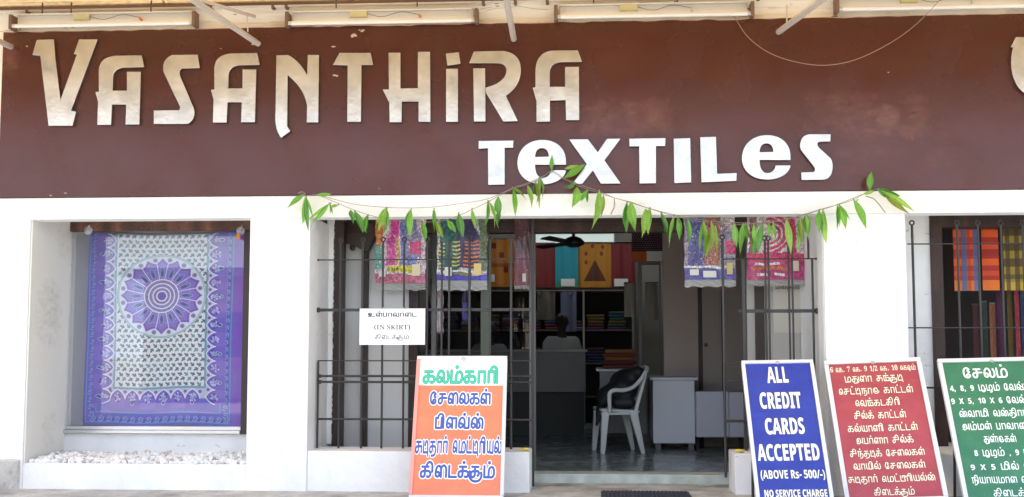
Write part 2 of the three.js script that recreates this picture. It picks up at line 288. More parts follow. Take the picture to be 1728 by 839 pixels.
P('inner_wall', box(RX0, RX1, FLOOR, CEIL, RZ, RZ + 0.1, 0), shopWall);
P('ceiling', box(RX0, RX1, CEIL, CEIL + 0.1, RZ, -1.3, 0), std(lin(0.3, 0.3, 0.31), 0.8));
// timber head over the doorway with a second rail below, ragged jamb next to the plaster
const headY = Y(393, -0.9, 960);
P('door_head', merge(box(XC, XD, headY, YB + 0.16, -0.98, -0.84), box(XC, XD, headY + 0.07, headY + 0.085, -0.838, -0.82)), brownWood2);
{ const j0 = X(561, FZ), j1 = X(578, FZ), g = box(j0, j1, LOW1 - 0.3, YB + 0.15, FZ - 0.1, FZ, 0.004); P('door_jamb', g, darkWood);
  const sh = [], n = 110; for (let i = 0; i <= n; i++) sh.push(new THREE.Vector2(j0 + rr(0, 0.009), LOW1 + (YB + 0.1 - LOW1) * i / n));
  sh.push(new THREE.Vector2(XC - 0.02, YB + 0.1), new THREE.Vector2(XC - 0.02, LOW1));
  P('broken_plaster', uvBox(new THREE.ExtrudeGeometry(new THREE.Shape(sh), { depth: 0.03, bevelEnabled: false }).translate(0, 0, FZ)), plaster); }
P('reveal', box(XD - 0.004, XD + 0.02, LOW2, YB + 0.1, -0.9, -0.02, 0), plaster);
P('door_jamb', box(X(1367, -0.9), XD + 0.05, FLOOR, YB + 0.15, -1.02, -0.9), std(lin(0.5, 0.49, 0.46), 0.7));
// right show window: timber jamb, dark niche
{
  const w2 = new THREE.Group(); w2.name = 'window'; shop.add(w2);
  const a = X(1574, FZ), b = X(1594, FZ), s2 = Y(766, 0, 1560);
  P('low_wall', box(XE - 0.02, 5.32, -0.2, s2, FZ - 0.4, -0.014, 0.012));
  P('wall_return', box(XE - 0.1, a + 0.01, s2, YB + 0.14, FZ - 0.3, FZ, 0.006));
  P('frame_jamb', box(a, b, s2, YB + 0.14, FZ - 0.12, FZ + 0.03), brownWood2, w2);
  P('frame_head', box(b - 0.001, 5.3, Y(384, FZ, 1650), YB + 0.14, FZ - 0.12, FZ + 0.026), brownWood2, w2);
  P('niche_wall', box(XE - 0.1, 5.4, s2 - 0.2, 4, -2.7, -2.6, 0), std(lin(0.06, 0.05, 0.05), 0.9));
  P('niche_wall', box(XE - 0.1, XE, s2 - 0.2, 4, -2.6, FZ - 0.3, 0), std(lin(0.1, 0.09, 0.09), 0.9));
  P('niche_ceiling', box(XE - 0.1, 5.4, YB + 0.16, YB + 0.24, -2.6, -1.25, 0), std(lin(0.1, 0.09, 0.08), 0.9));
}

// ---------------------------------------------------------------- awning over the pavement
const AW_Z = 3.15, AW_Y0 = 3.93, AW_Y1 = 3.66;
const awY = (z) => AW_Y0 + (AW_Y1 - AW_Y0) * z / AW_Z;
{
  const aw = thing('awning', 'deep orange awning of ribbed translucent sheets above the shop sign', 'awning', [0, 0, 0]);
  const tex = colourTex(512, (k, i, j) => { const v = 0.72 + (NF[(j * 512 + (i >> 3)) % 262144] - 0.5) * 0.8 + (NH[k] - 0.5) * 0.2; return [240 * v, 202 * v, 146 * v]; });
  const m = phys({ color: 0xffffff, map: rep(tex, 1.7), roughness: 0.9, transmission: 0.42, thickness: 0, side: THREE.DoubleSide });
  for (let x = XSTART; x < XEND - 0.1; x += 1.52) {
    const n = 90, g = new THREE.PlaneGeometry(1.54, 1, 1, n), p = g.attributes.position;
    for (let i = 0; i < p.count; i++) { const t = 0.5 - p.getY(i), z = -0.02 + t * (AW_Z + 0.02); p.setXYZ(i, x + 0.77 + p.getX(i), awY(z) + 0.02 * Math.sin(z * 42) + (p.getX(i) > 0 ? 0.004 : 0), z); }
    g.computeVertexNormals(); const uv = g.attributes.uv; for (let i = 0; i < p.count; i++) uv.setXY(i, p.getX(i), p.getZ(i) * 1.7);
    P('sheet', g, m, aw);
  }
  for (const z of [0.14, 1.1, 2.1, 3.1]) P('purlin', bar(V(XSTART, awY(z) - 0.045, z), V(XEND, awY(z) - 0.045, z), z < 0.2 ? 0.011 : 0.024), z < 0.2 ? std(lin(0.12, 0.06, 0.035), 0.6) : std(lin(0.45, 0.42, 0.4), 0.5, { metalness: 0.3 }), aw);
  const steel = std(lin(0.62, 0.56, 0.5), 0.5, { metalness: 0.2 });
  const strut = (w, o, zo, r) => { const p = at(...w, 0.035), q = at(...o, zo), d = q.clone().sub(p); let k = 1; while (k < 6 && p.y + d.y * k < awY(p.z + d.z * k) - 0.05 && p.z + d.z * k < 3.05) k += 0.02; P('strut', bar(p, p.clone().addScaledVector(d, k), r, 14), steel, aw); };
  strut([436, 74], [330, 3], 0.9, 0.024); strut([430, 28], [338, 0], 0.5, 0.014); strut([867, 66], [855, 0], 0.9, 0.024); strut([1314, 54], [1387, 0], 0.9, 0.024); strut([18, 79], [-40, 52], 0.9, 0.024);
  P('hanger', bar(at(418, 54, 0.2), at(417, 27, 0.2), 0.006), steel, aw); P('hanger', bar(at(1328, 38, 0.2), at(1328, 8, 0.2), 0.006), steel, aw);
  for (const px of [52, 102, 240, 560, 700, 1005, 1150, 1500, 1640]) { const q = at(px, 577, 0.14); P('sheet_hook', bar(V(q.x, awY(0.14) - 0.09, 0.14), V(q.x, awY(0.14) + 0.01, 0.14), 0.0055), std(lin(0.08, 0.05, 0.04), 0.6), aw); }
  P('post', bar(V(-7.6, 0, 3.0), V(-7.6, awY(3.0), 3.0), 0.045, 16), steel, aw); P('post', bar(V(6.9, 0, 3.0), V(6.9, awY(3.0), 3.0), 0.045, 16), steel, aw);
}

// ---------------------------------------------------------------- the house over the road that the glass mirrors
{
  const h = thing('opposite_house', 'cream single storey house across the street', 'house', [0, -0.35, 0]);
  const cream = std(lin(0.7, 0.56, 0.34), 0.85), shade = std(lin(0.12, 0.13, 0.14), 0.4);
  P('wall', box(-13, 9, 0, 3.5, 23, 29, 0.02), cream, h); P('roof', box(-13.4, 9.4, 3.5, 3.75, 22.2, 29.4), std(lin(0.55, 0.5, 0.44), 0.9), h);
  for (const x of [-10.5, -6.5, 3.5, 7]) { const w = P('window', box(x - 0.7, x + 0.7, 1.2, 2.5, 22.93, 22.995), shade, h); P('sill', box(x - 0.85, x + 0.85, 1.08, 1.195, 22.85, 22.99), cream, w); }
  const d = P('door', box(-2.1, -0.9, 0.06, 2.3, 22.94, 22.99), std(lin(0.2, 0.1, 0.05), 0.6), h); P('handle', bar(V(-1.05, 1.1, 22.92), V(-1.05, 1.25, 22.92), 0.02), alu, d);
}

// ---------------------------------------------------------------- fascia sign with raised metal letters
{
  const sign = thing('shop_sign', 'glossy brown fascia board with raised brushed steel letters', 'sign');
  const sx0 = X(3, 0, 200), sx1 = XEND, W = 2048, H = 512;
  const px2 = (px, py) => { const q = at(px, py, 0.03); return [(q.x - sx0) / (sx1 - sx0) * W, (YT - q.y) / (YT - YS) * H]; };
  const cMap = canvasTex(W, H, (c) => {
    c.fillStyle = '#4c1d12'; c.fillRect(0, 0, W, H);
    for (let i = 0; i < 1600; i++) { c.fillStyle = `rgba(${rnd() < 0.5 ? '60,24,18' : '96,50,40'},${rr(0.01, 0.045)})`; c.beginPath(); c.ellipse(rr(0, W), rr(0, H), rr(4, 60), rr(4, 40), rr(0, 3), 0, 7); c.fill(); }
    const smear = (x0, x1, y0, y1, n, a) => { for (let i = 0; i < n; i++) { const [x, y] = px2(rr(x0, x1), rr(y0, y1)); c.fillStyle = `rgba(150,118,108,${rr(0.2, 1) * a})`; c.beginPath(); c.ellipse(x, y, rr(2, 16), rr(3, 26), rr(-0.4, 0.4), 0, 7); c.fill(); } };
    smear(985, 1130, 168, 225, 130, 0.07); smear(1360, 1560, 160, 230, 170, 0.07); smear(1420, 1620, 200, 300, 120, 0.04); smear(900, 1200, 180, 320, 90, 0.04);
    smear(4, 30, 60, 130, 50, 0.06);
    const [bx, by] = px2(1545, 190); c.fillStyle = 'rgba(30,16,14,.7)'; c.beginPath(); c.ellipse(bx, by, 5, 2.4, -0.5, 0, 7); c.ellipse(bx - 7, by + 4, 6, 1.4, -0.6, 0, 7); c.fill();
    c.fillStyle = '#cfbcae'; for (const [x, y, r] of [[597, 60, 4], [610, 52, 3], [563, 79, 2.4], [567, 128, 3], [432, 73, 4], [45, 78, 1.5], [372, 82, 1.2], [1498, 122, 1.4], [86, 330, 1.3], [110, 326, 1.3], [640, 318, 1]]) { const [a, b] = px2(x, y); for (let k = 0; k < 5; k++) { c.beginPath(); c.ellipse(a + rr(-r, r), b + rr(-r, r), rr(0.3, 0.8) * r, rr(0.4, 1.1) * r, rr(0, 3), 0, 7); c.fill(); } }
    c.strokeStyle = '#c9b6a6'; c.lineWidth = 3; c.beginPath(); for (let x = 0; x <= W; x += 14) c.lineTo(x, rr(-2.5, 2.5)); c.stroke();
  });
  const rMap = colourTex(512, (k) => { const v = 74 + (NF[k] - 0.5) * 60 + Math.max(0, NG[k] - 0.58) * 120; return [v, v, v]; }, false);
  rMap.repeat.set(6, 0.7); const bumpS = bumpFine.clone(); bumpS.repeat.set(8, 0.95); bumpS.needsUpdate = true;
  const g = faceUV(box(sx0, sx1, YS, YT, -0.018, 0.03, 0.004), sx0, sx1, YS, YT);
  P('panel', g, phys({ color: 0xffffff, map: cMap, roughness: 0.85, ior: 1.47, roughnessMap: rMap, bumpMap: bumpS, bumpScale: 0.0012 }), sign);

  const steel = phys({ color: lin(0.7, 0.69, 0.665), map: rep(colourTex(512, (k) => { const v = 232 + (NF[k] - 0.5) * 44 - Math.max(0, NG[k] - 0.6) * 90; return [v, v, v - 2]; }), 0.9), metalness: 1, roughness: 0.27, bumpMap: rep(bumpFine, 1.6), bumpScale: 0.0022 });
  const LZ = 0.072, LD = 0.034;
  const cmd = (d, ox, oy) => {                                        // letter outline in photo-zoom units -> Shape on the wall
    const s = new THREE.Shape(), holes = []; let cur = s;
    const w = (x, y) => { const q = at(ox + x / 3.356, oy + y / 3.356, LZ); return [q.x, q.y]; };
    const parts = d.match(/[MLQCZH]|-?\d+(\.\d+)?/g); let i = 0, op = 'M', first = true;
    while (i < parts.length) {
      if (/[A-Z]/.test(parts[i])) op = parts[i++];
      const n = { M: 2, L: 2, Q: 4, C: 6, H: 2 }[op], a = []; for (let k = 0; k < n; k += 2) a.push(...w(+parts[i + k], +parts[i + k + 1])); i += n;
      if (op === 'M') { cur = s; cur.moveTo(...a); op = 'L'; } else if (op === 'H') { cur = new THREE.Path(); holes.push(cur); cur.moveTo(...a); op = 'L'; }
      else if (op === 'L') cur.lineTo(...a); else if (op === 'Q') cur.quadraticCurveTo(...a); else cur.bezierCurveTo(...a);
    }
    s.holes.push(...holes); return s;
  };
  const letter = (d, ox, oy) => {
    const g = merge(...[].concat(d).map((x) => new THREE.ExtrudeGeometry(cmd(x, ox, oy), { depth: LD, bevelEnabled: true, bevelSize: 0.0015, bevelThickness: 0.0015, bevelOffset: -0.0015, bevelSegments: 1, curveSegments: 14 }).translate(0, 0, LZ - LD - 0.006)));
    P('letter', uvBox(g), steel, sign);
  };
  const shift = (d, dx, dy) => { let k = 0; return d.replace(/-?\d+(\.\d+)?/g, (n) => String(+n + (k++ % 2 ? dy : dx))); };
  const A = 'M800 312 L815 380 L700 383 Q640 388 638 440 L636 512 L716 512 L716 405 L795 405 L787 705 L708 705 L712 592 L632 592 L626 707 L548 707 L552 578 L537 520 L557 518 L556 400 Q560 318 660 314';
  letter('M205 225 L302 222 L312 340 L340 565 L432 308 L416 303 L445 222 L550 222 L400 625 L428 632 L408 712 L272 712 L225 315 L180 310', 0, 0);
  letter(A, 0, 0);
  letter('M1118 308 L1130 385 L1030 388 Q1010 395 1018 430 L1095 610 Q1112 665 1065 700 L1040 702 L868 702 L868 625 L1008 623 Q1022 620 1015 600 L925 410 Q908 340 970 310', 0, 0);
  letter(shift(A, 655, -13), 0, 0);
  letter('M120 312 L185 310 Q250 340 295 425 L298 310 L362 310 L358 693 L292 693 L294 600 Q280 500 185 425 L182 715 L200 742 L148 780 Q108 730 115 640', 430, 0);
  letter('M478 298 L655 298 L670 368 L603 368 L600 690 L522 690 L524 370 L440 368', 430, 0);
  letter('M756 297 L824 297 L824 500 L922 498 L922 292 L992 292 L994 690 L926 690 L926 575 L832 575 L830 692 L762 692 L760 580 L722 505 L758 505', 430, 0);
  letter(['M1080 302 L1155 294 L1165 360 L1090 372', 'M1082 388 L1150 388 L1150 690 L1082 690'], 430, 0);
  letter(['M1240 290 L1400 287 Q1508 295 1507 400 Q1500 490 1422 542 L1490 686 L1408 688 L1306 520 L1306 495 Q1420 465 1424 400 Q1425 360 1375 358 L1212 358', 'M1236 385 L1304 385 L1306 688 L1240 688'], 430, 0);
  letter('M655 283 L680 350 L560 352 Q497 358 496 410 L496 490 L582 490 L582 377 L661 377 L663 680 L588 680 L585 567 L497 570 L497 688 L420 690 L420 570 L398 495 L414 493 L414 400 Q418 288 520 285', 780, 0);
  const e = 'M588 262 L588 240 C588 165 530 120 455 120 C370 120 312 175 312 250 C312 325 370 373 455 373 C525 373 582 340 588 292 L503 292 C498 322 478 335 455 335 C430 335 413 310 413 262 H413 217 L490 215 C490 185 475 168 452 168 C428 168 413 185 413 217';
  letter('M92 126 L290 124 L288 166 L240 166 L240 374 L147 376 L145 168 L92 172', 780, 200);
  letter(e, 780, 200);
  letter('M605 118 L712 116 L768 190 L820 114 L898 113 L806 236 L898 368 L785 369 L740 295 L680 370 L625 370 L705 258', 780, 200);
  letter('M946 113 L1152 110 L1150 156 L1098 156 L1098 367 L1005 368 L1002 158 L948 158', 780, 200);
  letter('M1198 113 L1292 110 L1298 362 L1202 366', 780, 200);
  letter('M1348 105 L1438 102 L1445 312 L1556 308 L1554 353 L1356 362', 780, 200);
  letter(shift(e, 1273, -27), 780, 200);
  letter('M585 88 L583 130 L520 132 Q500 140 520 165 L585 225 Q605 260 590 310 Q575 345 540 347 L420 348 L418 305 L488 302 Q502 292 490 272 L425 190 Q400 160 420 115 Q435 90 470 88', 1228, 200);
  letter('M1635 208 L1800 208 L1800 272 L1690 275 C1678 350 1690 440 1760 466 L1900 468 L1900 208 L1970 208 L1970 535 L1690 530 C1605 480 1595 350 1618 268 L1605 266', 1228, 0);
}

// ---------------------------------------------------------------- unlit tube lights, cable
{
  const cream = std(lin(0.84, 0.81, 0.74), 0.55, { bumpMap: rep(bumpFine, 0.4), bumpScale: 0.002 }), tubeM = phys({ color: lin(0.88, 0.86, 0.82), roughness: 0.18 }), brown = std(lin(0.2, 0.12, 0.08), 0.6), ballast = std(lin(0.72, 0.66, 0.36), 0.6);
  for (const [x0, x1, yc, where] of [[18, 327, 41, 'first letters of the long word'], [484, 804, 36.5, 'middle letters of the long word'], [938, 1270, 25.5, 'short word, beside the sagging cable'], [1413, 1745, 12, 'bare brown end of the sign']]) {
    const a = at(x0, yc + 3, 0.09), b = at(x1, yc - 2.5, 0.09), y = (a.y + b.y) / 2;
    const o = thing('tube_light', 'unlit white fluorescent tube light above the ' + where, 'lamp', [a.x, y, 0], 'tube lights above the sign'), L = b.x - a.x;
    P('housing', merge(box(0.03, L - 0.03, 0.022, 0.1, 0.0, 0.03, 0.003), box(0.03, L - 0.03, 0.101, 0.112, 0.0, 0.06, 0.003)), cream, o);
    P('tube', bar(V(0.02, 0, 0.09), V(L - 0.02, 0, 0.09), 0.0175, 18), tubeM, o);
    for (const e of [0, 1]) { const h = P('end_holder', box(e ? L - 0.014 : -0.014, e ? L + 0.014 : 0.014, -0.028, 0.095, 0.001, 0.11, 0.006), brown, o); P('pin_cap', bar(V(e ? L - 0.04 : 0.015, 0, 0.09), V(e ? L - 0.015 : 0.04, 0, 0.09), 0.0182, 14), alu, h); }
    P('ballast', box(L * 0.33, L * 0.42, 0.05, 0.1, 0.031, 0.06), ballast, o);
    P('starter', bar(V(L * 0.7, 0.05, 0.03), V(L * 0.7, 0.05, 0.065), 0.012, 12), x0 < 900 ? std(lin(0.75, 0.3, 0.08), 0.5) : cream, o);
    P('wire', tube([V(L * 0.42, 0.08, 0.05), V(L * 0.5, 0.05, 0.06), V(L * 0.6, 0.09, 0.05), V(L * 0.7, 0.06, 0.06)], 0.0022, 20, 5), std(lin(0.15, 0.12, 0.1), 0.6), o);
  }
  const c = thing('conduit_pipe', 'thin white conduit pipe along the cream wall above the sign', 'pipe');
  P('pipe', bar(V(XSTART + 0.1, YW - 0.012, 0.014), V(XEND - 0.1, YW - 0.012, 0.014), 0.014, 10), std(lin(0.75, 0.68, 0.58), 0.5), c);
  for (const px of [28, 345, 452, 475, 815, 870, 925, 1290, 1400]) { const x = X(px); P('clip', box(x - 0.012, x + 0.012, YW - 0.04, YW + 0.005, -0.021, 0.032), brown, c); }
  tag(mesh('sagging_cable', tube([at(1238, 26, 0.06), at(1262, 62, 0.09), at(1300, 90, 0.12), at(1350, 106, 0.14), at(1395, 110, 0.16), at(1440, 102, 0.18), at(1500, 74, 0.2), at(1545, 42, 0.2), at(1590, -5, 0.2), at(1600, -20, 0.2)], 0.0026, 60, 6), std(lin(0.36, 0.26, 0.2), 0.6)), 'thin brown cable sagging in front of the sign', 'cable');
}

// ---------------------------------------------------------------- iron grilles
function grille(name, label, z, uprights, rails, group) {
  const o = thing(name, label, 'grille', [0, 0, 0], group);
  for (const [px, y0, y1, r, ring, px2] of uprights) {
    const q = at(px, y0, z), b = at(px2 ?? px, y1, z), x = at((px + (px2 ?? px)) / 2, (y0 + y1) / 2, z).x;
    const m = P('upright', r > 0.012 ? flatBar(V(x, b.y, z), V(x, q.y, z), r * 2, r * 2) : bar(V(x, b.y, z), V(x, q.y, z), r), ironPaint, o);
    if (ring) P('ring', new THREE.TorusGeometry(0.017, 0.0065, 8, 16).translate(x, q.y + 0.018, z), ironPaint, m);
  }
  for (const [x0, x1, py, r, dz, knob] of rails) {
    const a = at(x0, py, z + dz), b = at(x1, py, z + dz), y = (a.y + b.y) / 2;
    const m = P('rail', r > 0.012 ? flatBar(V(a.x, y, z + dz), V(b.x, y, z + dz), r * 2, r * 1.1) : bar(V(a.x, y, z + dz), V(b.x, y, z + dz), r, 8), ironPaint, o);
    if (knob) P('end_knob', new THREE.SphereGeometry(r * 1.7, 10, 8).translate(knob < 0 ? a.x : b.x, y, z + dz), ironPaint, m);
  }
  return o;
}
const GZ = -0.25;
grille('iron_grille', 'black iron window grille with ring tops behind the orange board', GZ,
  [[573, 409, 757, 0.009, 1], [610.6, 409, 757, 0.009, 1], [645, 408, 757, 0.009, 1], [681, 408, 757, 0.009, 1], [720, 408, 758, 0.009, 1], [745, 408, 758, 0.009, 0], [757.5, 408, 758, 0.009, 0], [792, 405, 758, 0.011, 1], [827, 404, 758, 0.009, 1], [862.5, 404, 758, 0.011, 1], [536, 610, 757, 0.009, 0]],
  [[537, 903, 438, 0.0052, 0.012, -1], [537, 897, 523, 0.0125, -0.02, -1], [536, 897, 609, 0.005, 0.012, 0], [540, 897, 635, 0.0095, 0.014, -1], [540, 897, 645, 0.0095, 0.014, -1], [534, 899, 708, 0.0085, 0.014, 0]]);
tag(mesh('door_post', flatBar(V(X(899, -0.45), 0, -0.45), V(X(899, -0.45), YB + 0.1, -0.45), 0.022, 0.03), ironPaint), 'slim dark iron door post at the end of the low wall', 'post');
grille('iron_grille', 'black iron window grille with paired bars behind the blue board', GZ,
  [[1222, 404, 806, 0.011, 1], [1256.5, 437, 760, 0.014, 0], [1294, 406, 760, 0.008, 1], [1299.5, 406, 760, 0.008, 1], [1333.5, 406, 760, 0.008, 0], [1339.5, 406, 760, 0.008, 0], [1364, 385, 437, 0.009, 0], [1374, 437, 760, 0.009, 0]],
  [[1219, 1377, 437, 0.0055, 0.012, 1], [1246, 1379, 525, 0.014, -0.02, 1], [1222, 1376, 612, 0.005, 0.012, 0], [1222, 1376, 643, 0.014, -0.02, 0], [1224, 1376, 711, 0.011, 0.014, 0]]);
grille('iron_grille', 'black iron window grille in front of the checked cloths', GZ + 0.02,
  [[1538, 380, 760, 0.01, 1, 1551], [1612, 380, 760, 0.009, 1, 1630], [1649, 380, 760, 0.009, 1, 1664], [1688, 380, 760, 0.009, 1, 1703], [1724, 380, 760, 0.009, 1, 1741], [1763, 380, 760, 0.009, 1], [1801, 380, 760, 0.009, 1], [1839, 380, 760, 0.009, 1]],
  [[1531, 2060, 410.5, 0.0055, 0.012, 0], [1531, 2060, 553, 0.0055, 0.012, 0], [1531, 2060, 655, 0.0075, 0.012, 0]]);

// ---------------------------------------------------------------- printed purple cloth in the show window
function clothGeo(w, h, nx, ny, f) { const g = new THREE.PlaneGeometry(w, h, nx, ny), p = g.attributes.position; for (let i = 0; i < p.count; i++) { const [dx, dy, dz] = f(p.getX(i) / w + 0.5, p.getY(i) / h + 0.5); p.setXYZ(i, p.getX(i) + dx, p.getY(i) + dy, p.getZ(i) + dz); } g.computeVertexNormals(); return g; }
{
  const Z = NZ + 0.06, a = at(139, 392, Z), b = at(413, 719, Z), w = b.x - a.x, h = a.y - b.y;
  const tex = canvasTex(1024, 1240, (c, W, H) => {
    c.fillStyle = '#6a68c6'; c.fillRect(0, 0, W, H);
    c.fillStyle = '#6a48c0'; c.fillRect(0, 0, 46, H); c.fillStyle = '#8a58cc'; c.fillRect(W - 74, 0, 74, H);
    for (let i = 0; i < 2600; i++) { c.fillStyle = `rgba(${rnd() < 0.5 ? '92,130,196' : '112,76,192'},${rr(0.04, 0.16)})`; c.beginPath(); c.ellipse(rr(0, W), rr(0, H), rr(3, 26), rr(3, 26), 0, 0, 7); c.fill(); }
    const swirl = (x, y, r, col) => { c.strokeStyle = col; c.lineWidth = r * 0.24; c.beginPath(); for (let t = 0; t < 9; t += 0.3) c.lineTo(x + Math.cos(t) * r * t / 9, y + Math.sin(t) * r * t / 9); c.stroke(); };
    for (let y = 16; y < H - 60; y += 46) for (const x of [84, W - 118]) { swirl(x + rr(-4, 4), y, 22, '#8fa6dc'); swirl(x + 10, y + 20, 11, '#23307c'); }
    for (let x = 100; x < W - 100; x += 48) { swirl(x, H - 44, 22, '#8fa6dc'); swirl(x + 22, H - 34, 11, '#23307c'); }
    c.strokeStyle = '#6f97c8'; c.lineWidth = 7; for (const d of [56, 118]) { c.beginPath(); c.moveTo(d, 0); c.lineTo(d, H - d + 36); c.lineTo(W - d - 30, H - d + 36); c.lineTo(W - d - 30, 0); c.stroke(); }
    // field: pale, scattered small leaves
    const fx0 = 214, fx1 = W - 246, fy1 = H - 236;
    c.fillStyle = '#b4b9d8'; c.fillRect(fx0 - 62, 0, 62, fy1 + 66); c.fillRect(fx1, 0, 66, fy1 + 66); c.fillRect(fx0, fy1, fx1 - fx0, 66);
    for (let y = 0; y < fy1 + 40; y += 92) for (const x of [fx0 - 18, fx1 + 20]) { c.fillStyle = '#5b5690'; c.beginPath(); c.arc(x, y, 10, 0, 7); c.fill(); }
    for (let x = fx0 - 16; x < fx1 + 30; x += 92) { c.fillStyle = '#5b5690'; c.beginPath(); c.arc(x, fy1 + 22, 10, 0, 7); c.fill(); }
    c.fillStyle = '#d3dde4'; c.fillRect(fx0, 0, fx1 - fx0, fy1);
    c.strokeStyle = '#6b98ab'; c.lineWidth = 14; c.beginPath(); c.moveTo(fx0, 0); c.lineTo(fx0 + 4, fy1); c.lineTo(fx1, fy1 - 6); c.lineTo(fx1, 0); c.stroke();
    for (let y = 16, r = 0; y < fy1 - 16; y += 31, r++) for (let x = fx0 + 26 + (r % 2) * 20; x < fx1 - 16; x += 40) {
      c.save(); c.translate(x + rr(-2, 2), y + rr(-2, 2)); c.rotate((r % 2 ? 0.6 : -0.7) + rr(-0.3, 0.3)); c.fillStyle = rnd() < 0.7 ? '#47566f' : '#5f8090';
      c.beginPath(); c.ellipse(-3, 0, 12, 6, 0, 0, 7); c.fill(); c.beginPath(); c.ellipse(7, -7, 9, 3.6, 0.8, 0, 7); c.fill(); c.beginPath(); c.ellipse(7, 7, 9, 3.4, -0.8, 0, 7); c.fill(); c.beginPath(); c.ellipse(12, 0, 7, 2.6, 0, 0, 7); c.fill(); c.restore();
      if (rnd() < 0.2) { c.fillStyle = 'rgba(225,180,220,.7)'; c.beginPath(); c.arc(x + 15, y + 2, 5, 0, 7); c.fill(); }
    }
    // pointed arches round the field with flower sprays
    const spray = (x, y, r, turn) => { c.save(); c.translate(x, y); c.rotate(turn); c.strokeStyle = '#a2a8da'; c.lineWidth = 2.8; for (let k = 0; k < 7; k++) { const t = -1.3 + k * 0.43, q = r * rr(0.7, 1.1); c.beginPath(); c.moveTo(0, 0); c.quadraticCurveTo(Math.sin(t) * q * 0.3, -q * 0.5, Math.sin(t) * q * 0.8, -Math.cos(t) * q); c.stroke(); c.fillStyle = rnd() < 0.5 ? '#c2c6e6' : '#2c3a80'; c.beginPath(); c.arc(Math.sin(t) * q * 0.8, -Math.cos(t) * q, rr(3, 6.5), 0, 7); c.fill(); } c.restore(); };
    const arch = (x, y, turn, k) => { c.save(); c.translate(x, y); c.rotate(turn); c.beginPath(); c.moveTo(-44, 0); c.quadraticCurveTo(-40, -34, 0, -56); c.quadraticCurveTo(40, -34, 44, 0); c.lineTo(46, 66); c.lineTo(-46, 66); c.closePath(); c.fillStyle = k % 2 ? '#7262c4' : '#7f6aca'; c.fill(); c.strokeStyle = '#dcdff0'; c.lineWidth = 6; c.beginPath(); c.moveTo(-46, 4); c.quadraticCurveTo(-40, -34, 0, -56); c.quadraticCurveTo(40, -34, 46, 4); c.stroke(); c.strokeStyle = '#3a2c8c'; c.lineWidth = 3; c.beginPath(); c.moveTo(-36, 6); c.quadraticCurveTo(-30, -26, 0, -42); c.quadraticCurveTo(30, -26, 36, 6); c.stroke(); if (k % 2) { c.fillStyle = '#2f4f94'; c.beginPath(); c.ellipse(0, 14, 12, 30, 0, 0, 7); c.fill(); c.strokeStyle = '#cfd6ee'; c.lineWidth = 3; c.stroke(); } c.restore(); spray(x, y, 30, turn); spray(x, y, 24, turn + 3.14); };
    for (let y = 46, k = 0; y < fy1 + 60; y += 92, k++) { arch(fx0 - 56, y, Math.PI / 2, k); arch(fx1 + 60, y, -Math.PI / 2, k + 1); }
    for (let x = fx0 + 30, k = 0; x < fx1; x += 92, k++) arch(x, fy1 + 62, 0, k);
    // medallion
    const cx = 500, cy = 405;
    c.fillStyle = '#cdd6e2'; c.beginPath(); c.arc(cx, cy, 268, 0, 7); c.fill(); c.strokeStyle = '#6f9cb0'; c.lineWidth = 13; c.stroke(); c.strokeStyle = '#cfd8e2'; c.lineWidth = 3; c.stroke();
    for (let k = 0; k < 16; k++) { const t = (k + 0.5) / 16 * 6.283; c.fillStyle = '#7d78b0'; c.beginPath(); c.arc(cx + Math.cos(t + Math.PI / 2) * 240, cy + Math.sin(t + Math.PI / 2) * 240, 15, 0, 7); c.fill(); c.fillStyle = '#4c4890'; c.beginPath(); c.arc(cx + Math.cos(t + Math.PI / 2) * 240, cy + Math.sin(t + Math.PI / 2) * 240, 7, 0, 7); c.fill(); }
    for (let k = 0; k < 16; k++) {
      c.save(); c.translate(cx, cy); c.rotate(k / 16 * 6.283); c.beginPath(); c.moveTo(-24, -90); c.lineTo(-48, -212); c.quadraticCurveTo(-24, -222, 0, -256); c.quadraticCurveTo(24, -222, 48, -212); c.lineTo(24, -90); c.closePath(); c.fillStyle = '#765fc4'; c.fill(); c.strokeStyle = '#d2d5ea'; c.lineWidth = 5; c.stroke(); c.strokeStyle = '#3f2f92'; c.lineWidth = 5; c.beginPath(); c.moveTo(-38, -204); c.quadraticCurveTo(-16, -214, 0, -240); c.quadraticCurveTo(16, -214, 38, -204); c.stroke();
      c.fillStyle = '#4468a8'; c.beginPath(); c.ellipse(0, -156, 14, 36, 0, 0, 7); c.fill(); c.strokeStyle = '#9aa8d8'; c.lineWidth = 3; c.stroke(); c.fillStyle = '#2c2c78'; c.beginPath(); c.ellipse(0, -150, 6, 18, 0, 0, 7); c.fill();
      c.fillStyle = '#a8a4dc'; for (const s2 of [-1, 1]) { c.beginPath(); c.arc(s2 * 20, -122, 4, 0, 7); c.arc(s2 * 26, -176, 4, 0, 7); c.fill(); } c.restore();
    }
    c.fillStyle = '#7a76b8'; c.beginPath(); c.arc(cx, cy, 112, 0, 7); c.fill();
    for (let i = 0; i < 400; i++) { const t = rr(0, 6.3), r = rr(20, 112); c.fillStyle = i % 2 ? 'rgba(140,140,210,.35)' : 'rgba(60,44,130,.3)'; c.beginPath(); c.arc(cx + Math.cos(t) * r, cy + Math.sin(t) * r, rr(2, 6), 0, 7); c.fill(); }
    for (const [r, lw] of [[108, 8], [82, 8], [56, 8], [32, 8]]) { c.strokeStyle = '#d9dcea'; c.lineWidth = lw; c.beginPath(); c.arc(cx, cy, r, 0, 7); c.stroke(); }
    c.fillStyle = '#5a4ab0'; c.beginPath(); c.arc(cx, cy, 26, 0, 7); c.fill();
  });
  const o = thing('printed_cloth', 'purple printed cotton cloth with mandala medallion in the show window', 'cloth', [a.x, b.y, Z]);
